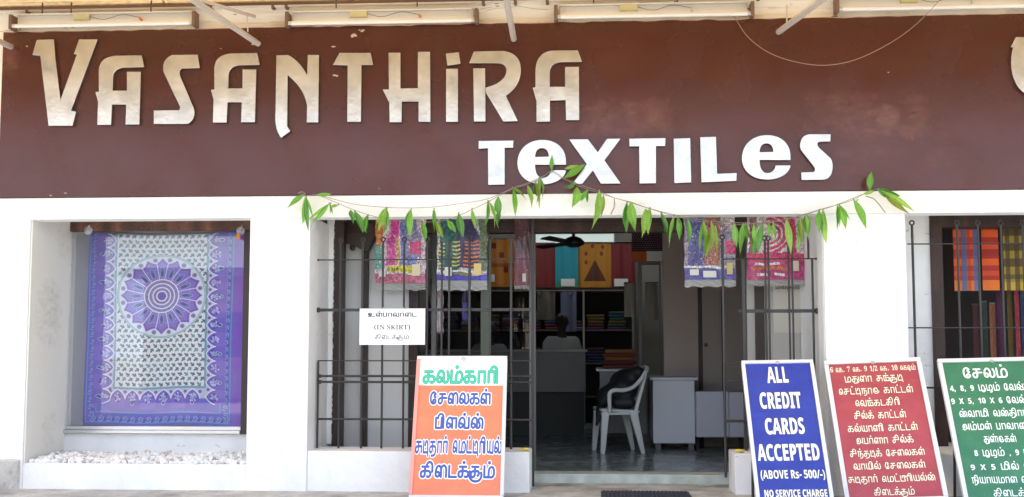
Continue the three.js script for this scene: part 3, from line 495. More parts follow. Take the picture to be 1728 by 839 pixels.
  const g = clothGeo(w, h, 60, 60, (u, v) => [(u - 0.5) * (1 - v) * -0.02, -0.03 * Math.sin(u * 3.14) * v * v + 0.008 * Math.sin(u * 12) * (1 - v), 0.009 * Math.sin(u * 21 + v * 2.5) + 0.014 * Math.sin(u * 7 + 1 + v) * (1.3 - v) + 0.006 * Math.sin(v * 9 + u * 4) + 0.004 * Math.sin(u * 55 + v * 3) * (1 - v)]).translate(w / 2, h / 2, 0);
  P('fabric', g, phys({ color: 0xffffff, map: tex, roughness: 0.85, sheen: 0.2, sheenColor: lin(0.5, 0.4, 0.8) }), o);
  const hookM = phys({ color: lin(0.75, 0.78, 0.78), roughness: 0.15, transmission: 0.5, thickness: 0 });
  for (const [px, py] of [[149, 389], [406, 390]]) {
    const q = at(px, py, FZ + 0.02), hk = thing('suction_hook', px < 200 ? 'clear suction hook stuck on the window head, bare' : 'clear suction hook holding a small orange flower', 'hook', [q.x, q.y, FZ + 0.022]);
    P('cup', new THREE.LatheGeometry([[0, 0.022], [0.012, 0.02], [0.02, 0.012], [0.036, 0.002], [0.037, 0]].map(([x, y]) => new THREE.Vector2(x, y)), 18).rotateX(Math.PI / 2), hookM, hk);
    P('hook', tube([V(0, 0, 0.022), V(0.004, 0.008, 0.034), V(0.014, 0.026, 0.036), V(0.022, 0.045, 0.026)], 0.005, 12, 6), hookM, hk);
    if (px > 200) for (let k = 0; k < 7; k++) P('petal', new THREE.SphereGeometry(0.011, 8, 6).scale(1, 1.3, 0.7).translate(rr(-0.03, 0.0), -0.03 - rr(0, 0.035), 0.012 + rr(0, 0.012)), std(lin(0.8, 0.32, 0.05), 0.7), hk);
  }
}
// white pebbles on the ledge
{
  const g = new THREE.IcosahedronGeometry(1, 1), p = g.attributes.position; for (let i = 0; i < p.count; i++) { const s = 1 + 0.16 * Math.sin(p.getX(i) * 5 + p.getY(i) * 3) ; p.setXYZ(i, p.getX(i) * s, p.getY(i) * s, p.getZ(i) * s); } g.computeVertexNormals();
  const n = 3400, im = new THREE.InstancedMesh(g, std(0xffffff, 0.75), n), M = new THREE.Matrix4(), q = new THREE.Quaternion(), col = new THREE.Color();
  for (let i = 0; i < n; i++) {
    const t = rnd(), x = rr(XA + 0.04, XB - 0.02), z = -0.03 - t * (-FZ - 0.1), r = 0.007 + 0.016 * rnd() * rnd() + 0.003;
    q.setFromEuler(new THREE.Euler(rr(0, 6), rr(0, 6), rr(0, 6))); M.compose(V(x, LEDGE + r * 0.5 + rr(0, 0.022) * Math.min(1, t * 6) * (0.6 + 0.6 * Math.sin(x * 5 + 1) ** 2), z), q, V(r * rr(1, 1.5), r * rr(0.6, 1), r)); im.setMatrixAt(i, M);
    const v = rr(0.7, 0.9); im.setColorAt(i, rnd() < 0.14 ? col.setRGB(v * 0.62, v * 0.6, v * 0.56) : col.setRGB(v, v, v * 0.99));
  }
  im.name = 'pebbles'; im.castShadow = im.receiveShadow = true; scene.add(im); tag(im, 'white pebbles spread on the ledge under the show window', null, null, 'stuff');
}

// ---------------------------------------------------------------- boards on the pavement
function scuffs(c, W, H) {                   // scratches, nicks and dried splashes on the vinyl
  for (let i = 0; i < 34; i++) { let x = rr(0, W), y = rr(0, H); const t = rr(0, 6); c.strokeStyle = `rgba(${i % 3 ? '235,232,225' : '40,36,34'},${rr(0.08, 0.28)})`; c.lineWidth = rr(0.6, 1.8); c.beginPath(); c.moveTo(x, y); for (let k = 0; k < 4; k++) c.lineTo(x += Math.cos(t) * rr(4, 20), y += Math.sin(t) * rr(4, 20)); c.stroke(); }
  for (let i = 0; i < 120; i++) { c.fillStyle = `rgba(${i % 2 ? '210,200,185' : '60,50,44'},${rr(0.1, 0.35)})`; c.beginPath(); c.ellipse(rr(0, W), H - Math.abs(rr(0, H) * rr(0, 1)), rr(0.8, 4), rr(0.8, 3), 0, 0, 7); c.fill(); }
}
function board(name, label, TL, TR, zt, lean, bg, draw, opts = {}) {
  const a = at(...TL, zt), b = at(...TR, zt), u = b.clone().sub(a).normalize(), w = b.distanceTo(a), d = V(0, -a.y, lean).normalize();
  const v = d.clone().addScaledVector(u, -d.dot(u)).normalize(), h = (Math.min(a.y, b.y) - 0.012) / -v.y, n = u.clone().cross(v).negate();   // v points down the board, n out of its face
  const o = thing(name, label, 'sign'), M = new THREE.Matrix4().makeBasis(u, v.clone().negate(), n).setPosition(a);
  o.applyMatrix4(M);
  const cw = 640, chh = Math.round(cw * h / w), tex = canvasTex(cw, chh, (c, W, H) => { c.fillStyle = bg; c.fillRect(0, 0, W, H); const pt = (px, py) => { const r = ray(px, py), t = a.clone().sub(EYEP).dot(n) / r.dot(n), q = EYEP.clone().addScaledVector(r, t).sub(a); return [q.dot(u) / w * W, q.dot(v) / h * H]; }; draw(c, W, H, (x0, x1, head, base) => { const A = pt(x0, base), B = pt(x1, base), T = pt((x0 + x1) / 2, head), M2 = pt((x0 + x1) / 2, base); return [M2[0], M2[1], M2[1] - T[1], B[0] - A[0]]; }); scuffs(c, W, H); });
  const f = opts.frame ?? 0.026, vinyl = phys({ color: 0xffffff, map: tex, roughness: 0.42, bumpMap: rep(bumpFine, 2), bumpScale: 0.002 });
  const pg = new THREE.BoxGeometry(w, h, 0.012, 12, 18, 1).translate(w / 2, -h / 2, -0.012), pp = pg.attributes.position, ph = rr(0, 6); for (let i = 0; i < pp.count; i++) { const U = pp.getX(i) / w, Q = -pp.getY(i) / h; pp.setZ(i, pp.getZ(i) + 0.007 * Math.sin(U * 3.14) * Math.sin(Q * 3.14) * Math.sin(Q * 5 + ph) + 0.002 * Math.sin(U * 9 + ph) * Math.sin(Q * 3.14)); } pg.computeVertexNormals();
  P('panel', faceUV(pg, 0, w, -h, 0), vinyl, o);
  const fm = opts.frameMat ?? std(lin(0.86, 0.86, 0.86), 0.5, { map: rep(plasterTex, 0.55), bumpMap: rep(bumpFine, 0.2), bumpScale: 0.002 });
  P('frame_rail', box(-0.004, w + 0.004, -f, 0.004, -0.026, 0.008, 0.003), fm, o); P('frame_rail', box(-0.004, w + 0.004, -h, -h + f, -0.026, 0.008, 0.003), fm, o);
  P('frame_stile', box(-0.006, f, -h + f + 0.001, -f - 0.001, -0.026, 0.007, 0.003), opts.stileMat ?? fm, o); P('frame_stile', box(w - f, w + 0.006, -h + f + 0.001, -f - 0.001, -0.026, 0.007, 0.003), fm, o);
  const hk = P('hook', new THREE.TorusGeometry(0.012, 0.003, 6, 14).translate(w * (opts.hook ?? 0.5), -f * 1.1, 0.012), std(lin(0.5, 0.45, 0.4), 0.4, { metalness: 0.6 }), o); hk.name = 'hook';
  // back legs down to the pavement
  if (opts.legs !== false) for (const s of [0.1, 0.9]) {
    const top = V(s * w, -0.25 * h, -0.035), inv = M.clone().invert(), tw = top.clone().applyMatrix4(M), foot = V(tw.x, 0.0, Math.max(0.03, tw.z - 0.06)).applyMatrix4(inv);
    P('prop_leg', bar(top, foot, 0.011, 8), ironPaint, o);
  }
  return o;
}
const CREAM = '#f2f0d2';
const blotch = (c, W, H, cols) => { for (let i = 0; i < 320; i++) { c.fillStyle = `rgba(${cols[i % 2]},${rr(0.03, 0.1)})`; c.beginPath(); c.ellipse(rr(0, W), rr(0, H), rr(20, 110), rr(10, 60), 0, 0, 7); c.fill(); } };
board('notice_board', 'orange and white board with Tamil lettering standing by the low wall', [705, 602], [855, 602], 0.06, 0.4, '#ef7f58', (c, W, H, L) => {
  blotch(c, W, H, ['250,150,110', '232,106,80']);
  c.fillStyle = '#f6f7f4'; c.fillRect(0, 0, W, L(700, 850, 604, 650)[1]);
  const blue = [[2.6, '#ffffff'], [0.8, '#3a4a86'], [-0.1, '#3d57b2']];
  tamil(c, 'கலம்காரி', ...L(713, 843, 625, 645), [[1.7, '#e9fffa'], [0.9, '#2f7f6c'], [0, '#3dbf9b']], 1.7);
  tamil(c, 'சேலைகள்', ...L(725, 829, 663, 680.5), blue, 1.5); tamil(c, 'பிளவ்ஸ்', ...L(733, 817, 704, 722), blue, 1.5); tamil(c, 'சுடிதார் மெட்டிரியல்', ...L(700, 847, 744, 763.5), blue, 1.5); tamil(c, 'கிடைக்கும்', ...L(708, 836, 786, 805), blue, 1.5);
}, { frame: 0.022, stileMat: std(lin(0.75, 0.33, 0.27), 0.5), hook: 0.52 });
board('notice_board', 'blue board announcing credit cards accepted in white capitals', [1252, 610], [1371, 608], 0.08, 0.62, '#23399a', (c, W, H, L) => {
  blotch(c, W, H, ['52,84,190', '30,44,140']);
  const line = (t, x0, x1, head, base, p) => { const [cx, y, h, w] = L(x0, x1, head, base); latin(c, t, cx, y, Math.round(h / 0.715), w, p); }, p = [[15, '#1b2766'], [7, CREAM], [0, CREAM]], q = [[8, '#1b2766'], [2, CREAM], [0, CREAM]];
  line('ALL', 1296, 1332, 619, 645, p); line('CREDIT', 1283, 1354, 662, 688, p); line('CARDS', 1292, 1360, 705, 731, p); line('ACCEPTED', 1280, 1386, 749, 776, p);
  line('(ABOVE Rs- 500/-)', 1284, 1394, 793, 807, q); line('NO SERVICE CHARGE', 1290, 1398, 826, 838, q);
}, { frame: 0.022 });
board('notice_board', 'dark red board listing sarees in cream Tamil lettering against the pillar', [1391, 610], [1552, 604], 0.035, 0.5, '#a8424a', (c, W, H, L) => {
  blotch(c, W, H, ['190,84,92', '140,44,48']);
  const p = [[1.2, '#7a3034'], [0.1, CREAM]];
  tamil(c, '6 கெ. 7 கெ. 9 1/2 கெ. 10 கெஜம்', ...L(1401, 1547, 618.5, 625.5), [[1.2, '#7a3034'], [0.1, CREAM]], 1.7, 'bold 170px serif');
  [['மதுரை சுங்குடி', 1426, 1526, 643], ['செட்டிநாடு காட்டன்', 1416, 1543, 663.5], ['வெங்கடகிரி', 1444, 1521, 684], ['சில்க் காட்டன்', 1442, 1531, 705], ['கல்யாணி காட்டன்', 1431, 1551, 726.5], ['அபர்ணா சில்க்', 1446, 1544, 747], ['சிந்தடிக் சேலைகள்', 1435, 1563, 768.5], ['வாயில் சேலைகள்', 1441, 1564, 790], ['சுடிதார் மெட்டீரியல்ஸ்', 1432, 1581, 812], ['கிடைக்கும்', 1476, 1546, 834.5]].forEach(([t, a, b, y]) => tamil(c, t, ...L(a, b, y - 9.6, y), p, 1.5));
}, { frame: 0.028, legs: false });
board('notice_board', 'green board listing dhotis in white Tamil lettering below the checked cloths', [1583, 607], [1762, 603], 0.06, 0.5, '#327350', (c, W, H, L) => {
  blotch(c, W, H, ['76,150,100', '40,110,84']);
  const p = [[1.2, '#265a3e'], [0.1, '#f4fbf2']];
  tamil(c, 'சேலம்', ...L(1627, 1704, 621, 636), p, 1.8);
  [['4, 8, 9 முழம் வேஷ்டிகள்', 1604, 1684, 658], ['9 X 5, 10 X 6 வேஷ்டிகள்', 1606, 1687, 680], ['ஸ்வாமி வஸ்திரங்கள்', 1620, 1692, 702], ['அம்மன் பாவாடைகள்', 1625, 1697, 724], ['துண்டுகள்', 1661, 1689, 746], ['8 முழம் , 9 முழம்', 1645, 1706, 768.5], ['9 X 5 மில் வேஷ்டி', 1639, 1711, 792], ['நியாயமான விலையில்', 1641, 1716, 814], ['கிடைக்கும்', 1678, 1720, 836.5]].forEach(([t, a, m, y]) => tamil(c, t, ...L(a, 2 * m - a, y - 10, y), p, 1.55));
}, { frame: 0.026 });

// paper notice tied to the grille
{
  const Z = GZ + 0.045, a = at(607, 521, Z), b = at(717, 582, Z), w = b.x - a.x, h = a.y - b.y;
  const o = thing('paper_notice', 'white paper notice about skirts tied to the window grille', 'notice', [a.x, b.y, Z]);
  const tex = canvasTex(660, 360, (c, W, H) => {
    c.fillStyle = '#f3f5f6'; c.fillRect(0, 0, W, H); c.strokeStyle = '#d9dde0'; c.lineWidth = 2; c.strokeRect(28, 6, W - 40, H - 26);
    tamil(c, 'உள்பாவாடை', W * 0.5, 78, 36, 500, [[0, '#333']], 1.9); latin(c, '(IN SKIRT)', W * 0.5, 208, 66, 370, [[0, '#333']], 'bold SIZEpx serif'); tamil(c, 'கிடைக்கும்', W * 0.5, 302, 36, 350, [[0, '#3a3a3a']], 1.4);
  });
  const g = clothGeo(w, h, 16, 8, (u, v) => [0, 0, 0.004 * Math.sin(u * 5) + 0.003 * Math.sin(v * 4 + u)]).translate(w / 2, h / 2, 0);
  P('sheet', g, std(0xffffff, 0.6, { map: tex, side: THREE.DoubleSide }), o);
  for (const u of [0.35, 0.66]) P('string', tube([V(w * u, h - 0.012, 0.004), V(w * u + 0.006, h + 0.006, 0.006), V(w * u - 0.008, h + 0.012, -0.04)], 0.002, 10, 5), std(lin(0.7, 0.7, 0.68), 0.7), o);
}

// ---------------------------------------------------------------- garland of mango leaves
{
  const o = thing('leaf_garland', 'string garland of fresh green mango leaves across the doorway', 'garland'), GZ1 = 0.105;
  const S = (list, z = GZ1) => list.map(([x, y]) => at(x, y, z));
  const twine = std(lin(0.26, 0.22, 0.18), 0.9), tw = (l, r = 0.0024) => P('string', tube(S(l), r, l.length * 10, 5), twine, o);
  tw([[506, 327], [520, 330], [534, 329], [570, 338], [600, 345], [651, 350], [694, 351], [735, 349], [774, 344], [825, 335], [866, 317], [890, 309], [914, 298]]);
  tw([[541, 331], [565, 341], [591, 352], [620, 362], [660, 371], [700, 374.5], [745, 373], [774, 364], [796, 354], [825, 340], [866, 318], [890, 311], [914, 299], [932, 287]]);
  tw([[932, 287], [953, 301], [991, 316], [1011, 323], [1037, 334], [1064, 341], [1090, 350], [1115, 357], [1161, 367], [1200, 373], [1240, 376], [1290, 376], [1327, 370], [1360, 361], [1389, 352], [1416, 345], [1440, 337], [1470, 321], [1484, 318]]);
  tw([[945, 299], [970, 311], [1011, 326], [1064, 342], [1115, 358], [1161, 370], [1210, 378], [1255, 379], [1300, 375], [1350, 364], [1400, 350], [1470, 322]]);
  for (const l of [[[1461, 331], [1475, 336], [1485, 347], [1494, 359]], [[1037, 335], [1036, 350], [1031, 362]], [[515, 327], [509, 324], [503, 326]], [[1440, 337], [1444, 341], [1448, 336]]]) P('twig', tube(S(l, GZ1 + 0.01), 0.004, 14, 5), twine, o);
  for (const [x, y] of [[515, 327], [932, 287], [1472, 320]]) { const q = at(x, y, 0.05); P('nail', bar(q, V(q.x, q.y, 0.12), 0.004, 6), ironPaint, o); }
  const leafGeo = (bend, fold, twist) => {
    const nu = 10, nv = 4, pos = [], idx = [], uv = [];
    for (let i = 0; i <= nu; i++) { const t = i / nu, wd = 0.5 * Math.pow(Math.sin(Math.PI * Math.min(1, 0.03 + t * 0.97)), 1.0) * (1 - 0.2 * t); for (let j = 0; j <= nv; j++) { const s = j / nv * 2 - 1, x = s * wd; pos.push(x * Math.cos(twist * t) + bend * Math.sin(t * 3) * 0.3, -t, Math.abs(s) * wd * fold + x * Math.sin(twist * t) + 0.5 * Math.sin(t * 3.1) * bend + 0.06 * Math.sin(t * 14) * Math.abs(s) * wd); uv.push(j / nv, t); } }
    for (let i = 0; i < nu; i++) for (let j = 0; j < nv; j++) { const a = i * (nv + 1) + j, b = a + nv + 1; idx.push(a, b, a + 1, a + 1, b, b + 1); }
    const g = new THREE.BufferGeometry(); g.setAttribute('position', new THREE.Float32BufferAttribute(pos, 3)); g.setAttribute('uv', new THREE.Float32BufferAttribute(uv, 2)); g.setIndex(idx); g.computeVertexNormals(); return g;
  };
  const geos = Array.from({ length: 12 }, (_, k) => leafGeo(rr(-0.9, 0.9), rr(0.3, 1.0), rr(-1.5, 1.5)));
  const leafTex = (a, b) => canvasTex(64, 256, (c, W, H) => { c.fillStyle = a; c.fillRect(0, 0, W, H); c.strokeStyle = b; c.lineWidth = 3.5; c.beginPath(); c.moveTo(W / 2, 0); c.lineTo(W / 2, H); c.stroke(); c.lineWidth = 1.4; for (let y = 8; y < H; y += 15) { c.beginPath(); c.moveTo(W / 2, y); c.lineTo(0, y + 20); c.moveTo(W / 2, y); c.lineTo(W, y + 20); c.stroke(); } for (let i = 0; i < 120; i++) { c.fillStyle = `rgba(${rnd() < 0.5 ? '30,70,20' : '150,180,60'},${rr(0.05, 0.2)})`; c.beginPath(); c.arc(rr(0, W), rr(0, H), rr(1, 7), 0, 7); c.fill(); } });
  const mats = [['#5fa42c', '#9ac65c'], ['#74b434', '#b0d46c'], ['#4c902c', '#8cb858'], ['#8cbc40', '#c4dc7c'], ['#90a03c', '#bcb86c']].map(([a, b]) => phys({ color: 0xffffff, map: leafTex(a, b), roughness: 0.42, transmission: 0.35, thickness: 0, side: THREE.DoubleSide }));
  const L = [[513, 329, 483, 353, 12], [515, 332, 513, 378, 6], [516.5, 332, 520.6, 392, 6], [534, 329, 560, 327, 6], [555, 344, 526, 377, 6], [556, 343, 561, 363, 4], [571, 346, 557, 350.5, 4], [591, 354, 595.4, 378.5, 7], [599, 357, 612.5, 394, 10], [620, 363, 611, 385, 5], [621, 364.5, 617, 393, 5],
    [651, 351, 637, 390, 11], [651.5, 352, 651, 392, 9], [694, 353.5, 687, 388, 8], [694, 354, 691.5, 402, 8], [711.6, 374, 716, 414, 9], [732.5, 352.8, 733.3, 399, 9], [737, 373.7, 748.8, 402, 8], [774, 360, 781.6, 402, 9], [756, 372, 769.7, 393, 7], [796.5, 353, 802.5, 387, 6], [823, 339, 817, 384, 6], [825, 341, 834, 385.6, 10], [841, 332, 843, 367, 10], [844, 354, 839.7, 381, 7],
    [866.5, 318.5, 869.5, 366, 9], [865, 317, 889, 339, 9], [890, 313, 896, 357, 12], [904, 308, 904, 345, 9], [911, 300.6, 914, 339, 8], [909.7, 318, 911, 357, 5], [931, 288, 932, 260, 7], [953, 300, 988, 277, 11], [953, 285, 977, 279, 6], [971, 309, 949, 316, 8], [973.7, 316, 964, 350.5, 12], [991.5, 320.7, 978, 340, 7], [991.5, 322, 991, 343, 4], [1011, 322, 997.5, 389, 14], [1018.4, 328, 1014, 368, 6],
    [1058, 342, 1057, 394, 9], [1064.6, 340, 1072, 392, 12], [1063, 349, 1057, 376, 7], [1090, 352, 1082.4, 402.6, 10], [1096, 352, 1094, 396.7, 12], [1115, 358, 1121, 399.6, 11], [1137.6, 365, 1128.6, 420.5, 9], [1145, 367, 1146.5, 405.6, 8], [1161, 370, 1160, 420.5, 10], [1186.7, 373, 1185, 438, 10], [1200, 374, 1194, 435, 12], [1207, 380, 1213.5, 438, 12],
    [1240, 377, 1243, 418, 8], [1255, 377, 1249, 432, 13], [1258, 377, 1262, 407.7, 7], [1273.4, 377, 1270.4, 432, 9], [1286.6, 376, 1278.5, 430, 9], [1297.8, 375, 1297.8, 402, 5], [1305, 374, 1311, 410, 5], [1327, 371, 1335, 430, 9], [1329, 372, 1332, 408, 7], [1350.5, 365, 1352.5, 410, 6], [1349, 370, 1345, 426, 9], [1360.6, 361, 1365.7, 408, 11], [1383, 355, 1383, 393.5, 9], [1389, 353, 1395, 412.7, 9], [1413, 347, 1412, 391.5, 6], [1416, 345, 1427.5, 388, 10], [1440.6, 337, 1462, 387, 9],
    [1468, 321, 1471, 290, 8], [1475, 322.5, 1450.8, 329.6, 8], [1480, 319, 1520, 330.6, 12], [1490, 322, 1538, 363, 12]];
  const more = []; for (const [x0, y0, x1, y1, w] of L) if (y1 > y0 + 14 && rnd() < 0.8) more.push([x0 + rr(-2, 2), y0 + rr(0, 2), x1 + rr(-9, 9), y0 + (y1 - y0) * rr(0.6, 1.05), w * rr(0.5, 0.85)]);
  [...L, ...more].forEach(([x0, y0, x1, y1, wpx], k) => {
    const z = GZ1 + 0.008 + (k % 3) * 0.006, a = at(x0, y0, z), b = at(x1, y1, z), d = b.clone().sub(a), m = P('leaf', geos[(k * 5 + (k >> 3)) % 12], mats[k % 11 === 6 ? 4 : (k * 7 + (k >> 2)) % 4], o), len = d.length();
    if (k % 2 === 0) P('knot', new THREE.TorusGeometry(0.0055, 0.0028, 5, 8).rotateY(1.2).translate(a.x, a.y + 0.004, a.z - 0.004), twine, o);
    m.position.copy(a); m.quaternion.setFromUnitVectors(V(0, -1, 0), d.normalize()); m.rotateY(rr(-0.6, 0.6)); const s = wpx / 215 * rr(1.2, 1.6); m.scale.set(s, len, s);
  });
}

// ---------------------------------------------------------------- behind the grilles: boards, posts, packets
const paleBoard = std(lin(0.66, 0.66, 0.65), 0.55), greyPost = std(lin(0.12, 0.12, 0.115), 0.5);
{
  const o = thing('display_screen', 'pale partition boards with dark posts behind the entrance grille', 'partition');
  const y1 = YB + 0.12;
  for (const [a, b] of [[577, 611], [620, 690]]) P('board', box(X(a, -1.0), X(b, -1.0), FLOOR, y1, -1.03, -1.0), paleBoard, o);
  P('post', box(X(610, -0.98), X(621, -0.98), FLOOR, y1, -1.04, -0.96), darkWood, o);
  P('post', box(X(690, -0.98), X(706, -0.98), FLOOR, y1, -1.04, -0.96), brownWood2, o);
  P('post', box(X(728, -0.98), X(736, -0.98), FLOOR, y1, -1.02, -0.96), greyPost, o);
  P('post', box(X(811, -1.0), X(826, -1.0), FLOOR, y1, -1.06, -0.99), std(lin(0.1, 0.12, 0.09), 0.6), o);
  P('post', box(X(893, -0.98), X(904, -0.98), FLOOR, y1, -1.03, -0.97), greyPost, o);
  const a = at(580, 376, -0.9), b = at(640, 424, -0.9), sh = new THREE.Shape([[a.x - 0.06, a.y], [b.x, a.y + 0.02], [b.x - 0.02, a.y - 0.1], [b.x - 0.1, b.y], [b.x - 0.22, b.y + 0.05], [a.x - 0.06, b.y + 0.1]].map(([x, y]) => new THREE.Vector2(x, y)));
  const sb = thing('shutter_box', 'dark brown shutter casing in the upper corner of the entrance', 'shutter box');
  P('casing', uvBox(new THREE.ExtrudeGeometry(sh, { depth: 0.1, bevelEnabled: true, bevelSize: 0.006, bevelThickness: 0.006, bevelSegments: 2 }).translate(0, 0, -0.95)), darkWood, sb);
  P('axle_cap', new THREE.SphereGeometry(0.028, 12, 8).translate(at(595, 418, -0.86).x, at(595, 418, -0.86).y, -0.86), darkWood, sb);
}
{
  const o = thing('display_screen', 'beige partition board with a dark post behind the blue board', 'partition');
  P('board', box(X(1262, -1.0), X(1352, -1.0), FLOOR, YB + 0.1, -1.05, -1.02), std(lin(0.46, 0.44, 0.4), 0.6), o);
  P('post', box(X(1275, -1.0), X(1290, -1.0), FLOOR, YB + 0.1, -1.018, -0.97), darkWood, o);
  P('board', box(X(1353, -0.98), X(1369, -0.98), FLOOR, YB + 0.1, -1.03, -1.0), paleBoard, o);
}
{
  const Z = -1.012, a = at(1304, 478, Z), b = at(1362, 562, Z), w = b.x - a.x, h = a.y - b.y, n = thing('holiday_notice', 'white sheet reading Sunday Holiday on the beige partition', 'notice', [a.x, b.y, Z]);
  const tex = canvasTex(256, 372, (c, W, H) => { c.fillStyle = '#c9c4b8'; c.fillRect(0, 0, W, H); latin(c, 'Sunday Holiday', W * 0.5, 46, 40, W * 0.86, [[0, '#222']]); });
  P('sheet', new RoundedBoxGeometry(w, h, 0.003, 1, 0.001).translate(w / 2, h / 2, 0), std(0xffffff, 0.7, { map: tex }), n); faceUV(n.children[0].geometry, 0, w, 0, h);
}
const weave = (c, W, H) => {              // fine woven stripes and small printed motifs over the flat colours
  const d = c.getImageData(0, 0, W, H), o = new Uint8ClampedArray(d.data);
  for (let y = 0; y < H; y++) for (let x = 0; x < W; x++) { const k = (y % 512) * 512 + x, sx = Math.min(W - 1, Math.max(0, Math.round(x + (NF[k] - 0.5) * 26))), sy = Math.min(H - 1, Math.max(0, Math.round(y + (NG[k] - 0.5) * 30))), i = (y * W + x) * 4, j = (sy * W + sx) * 4, f = 0.72 + (NH[k] - 0.5) * 0.9 + ((Math.floor((x + y * 0.3 + NF[k] * 30) / 5) % 2) ? 0.12 : -0.06) + 0.3; for (let q = 0; q < 3; q++) d.data[i + q] = o[j + q] * f * 0.98; }
  c.putImageData(d, 0, 0);
};
// clothing packets hung in clear plastic
function packet(label, x0, y0, x1, y1, z, draw, opts = {}) {
  const a = at(x0, y0, z), b = at(x1, y1, z), w = b.x - a.x, h = a.y - b.y, o = thing('clothing_packet', label, 'packet', [a.x, b.y, z], 'clothing packets hung behind the grille');
  const tex = canvasTex(300, Math.min(1200, Math.round(300 * h / w)), (c, W, H) => { draw(c, W, H); weave(c, W, H); });
  const k0 = rr(0, 6), geo = (d) => { const g = new THREE.BoxGeometry(w, h * (1 - d), 0.02, 14, 18, 1), p = g.attributes.position; for (let i = 0; i < p.count; i++) { const u = p.getX(i) / w, v = p.getY(i) / h, s = Math.sign(p.getZ(i)); p.setXYZ(i, p.getX(i) + 0.004 * Math.sin(v * 20 + k0), p.getY(i), s * (0.004 + 0.016 * Math.cos(u * 3) * Math.cos(v * 2.8)) + 0.004 * Math.sin(u * 16 + v * 9 + k0)); } g.computeVertexNormals(); return g.translate(w / 2, h / 2 + h * d / 2, 0); };
  const fl = opts.flap ?? 0.1;
  P('print', faceUV(geo(fl), 0, w, h * fl, h), phys({ color: 0xffffff, map: tex, roughness: 0.5, clearcoat: 0.8, clearcoatRoughness: 0.12, bumpMap: rep(bumpFine, 0.5), bumpScale: 0.01 }), o);
  P('plastic_flap', clothGeo(w, h * fl, 44, 14, (u, v) => [0, 0.006 * Math.sin(u * 23 + k0) * (1 - v), 0.005 * Math.sin(u * 31 + v * 9 + k0) + 0.005 * Math.sin(v * 26 + u * 17) + 0.004 * Math.sin(u * 77 + v * 40)]).translate(w / 2, h * fl / 2, 0), phys({ color: lin(0.7, 0.69, 0.67), roughness: 0.16, transmission: 0.45, thickness: 0, side: THREE.DoubleSide }), o);
  for (const [u, v, pw, ph, col] of opts.tags ?? []) P('price_tag', box(w * u, w * u + pw / 200, h * v, h * v + ph / 200, 0.027, 0.029, 0.0008), std(col ?? lin(0.72, 0.71, 0.66), 0.6), o);
  P('hanging_cord', bar(V(w / 2, h, 0), V(w / 2, YB + 0.14 - b.y, 0), 0.002, 5), greyPost, o);
}
const speck = (c, W, H, n, cols, s) => { for (let i = 0; i < n; i++) { c.fillStyle = cols[Math.floor(rnd() * cols.length)]; c.globalAlpha = rr(0.25, 0.9); c.fillRect(rr(0, W), rr(0, H), rr(1, s), rr(1, s * 1.6)); } c.globalAlpha = 1; };
packet('packet of pink and blue shirts with a yellow strip and two labels', 634, 370, 718, 490, -0.8, (c, W, H) => {
  c.fillStyle = '#c9b9bd'; c.fillRect(0, 0, W, H); c.fillStyle = '#c87838'; c.fillRect(0, 0, 46, H * 0.42); c.fillStyle = '#3f8a78'; c.fillRect(0, H * 0.42, 44, H * 0.36);
  c.fillStyle = '#c23a8e'; c.fillRect(64, H * 0.3, 70, H * 0.42); c.fillStyle = '#d03f98'; c.fillRect(90, 0, 54, H * 0.34); c.fillStyle = '#6f78b4'; c.fillRect(150, 0, 96, H * 0.72); c.fillStyle = '#8a84a8'; c.beginPath(); c.moveTo(180, 0); c.lineTo(270, H * 0.25); c.lineTo(270, H * 0.6); c.lineTo(190, H * 0.6); c.fill(); c.fillStyle = '#c03a72'; c.fillRect(206, H * 0.36, 62, H * 0.2); c.fillStyle = '#b88a58'; c.fillRect(120, H * 0.3, 26, H * 0.4);
  speck(c, W, H * 0.75, 240, ['#ffffff', '#8a2a70', '#4a58a0', '#e8a0c0'], 9);
  c.fillStyle = '#c9c23a'; c.fillRect(84, H * 0.73, 150, H * 0.1); c.fillStyle = '#333'; latin(c, 'Nd', 120, H * 0.81, 34, 0, [[0, '#333']]);
  c.fillStyle = '#b8647e'; c.fillRect(0, H * 0.86, W, H * 0.14); speck(c, W, H, 60, ['#f0d8e0', '#80304c'], 8);
}, { tags: [[0.08, 0.19, 12, 10], [0.74, 0.2, 14, 20, lin(0.8, 0.7, 0.45)]] });
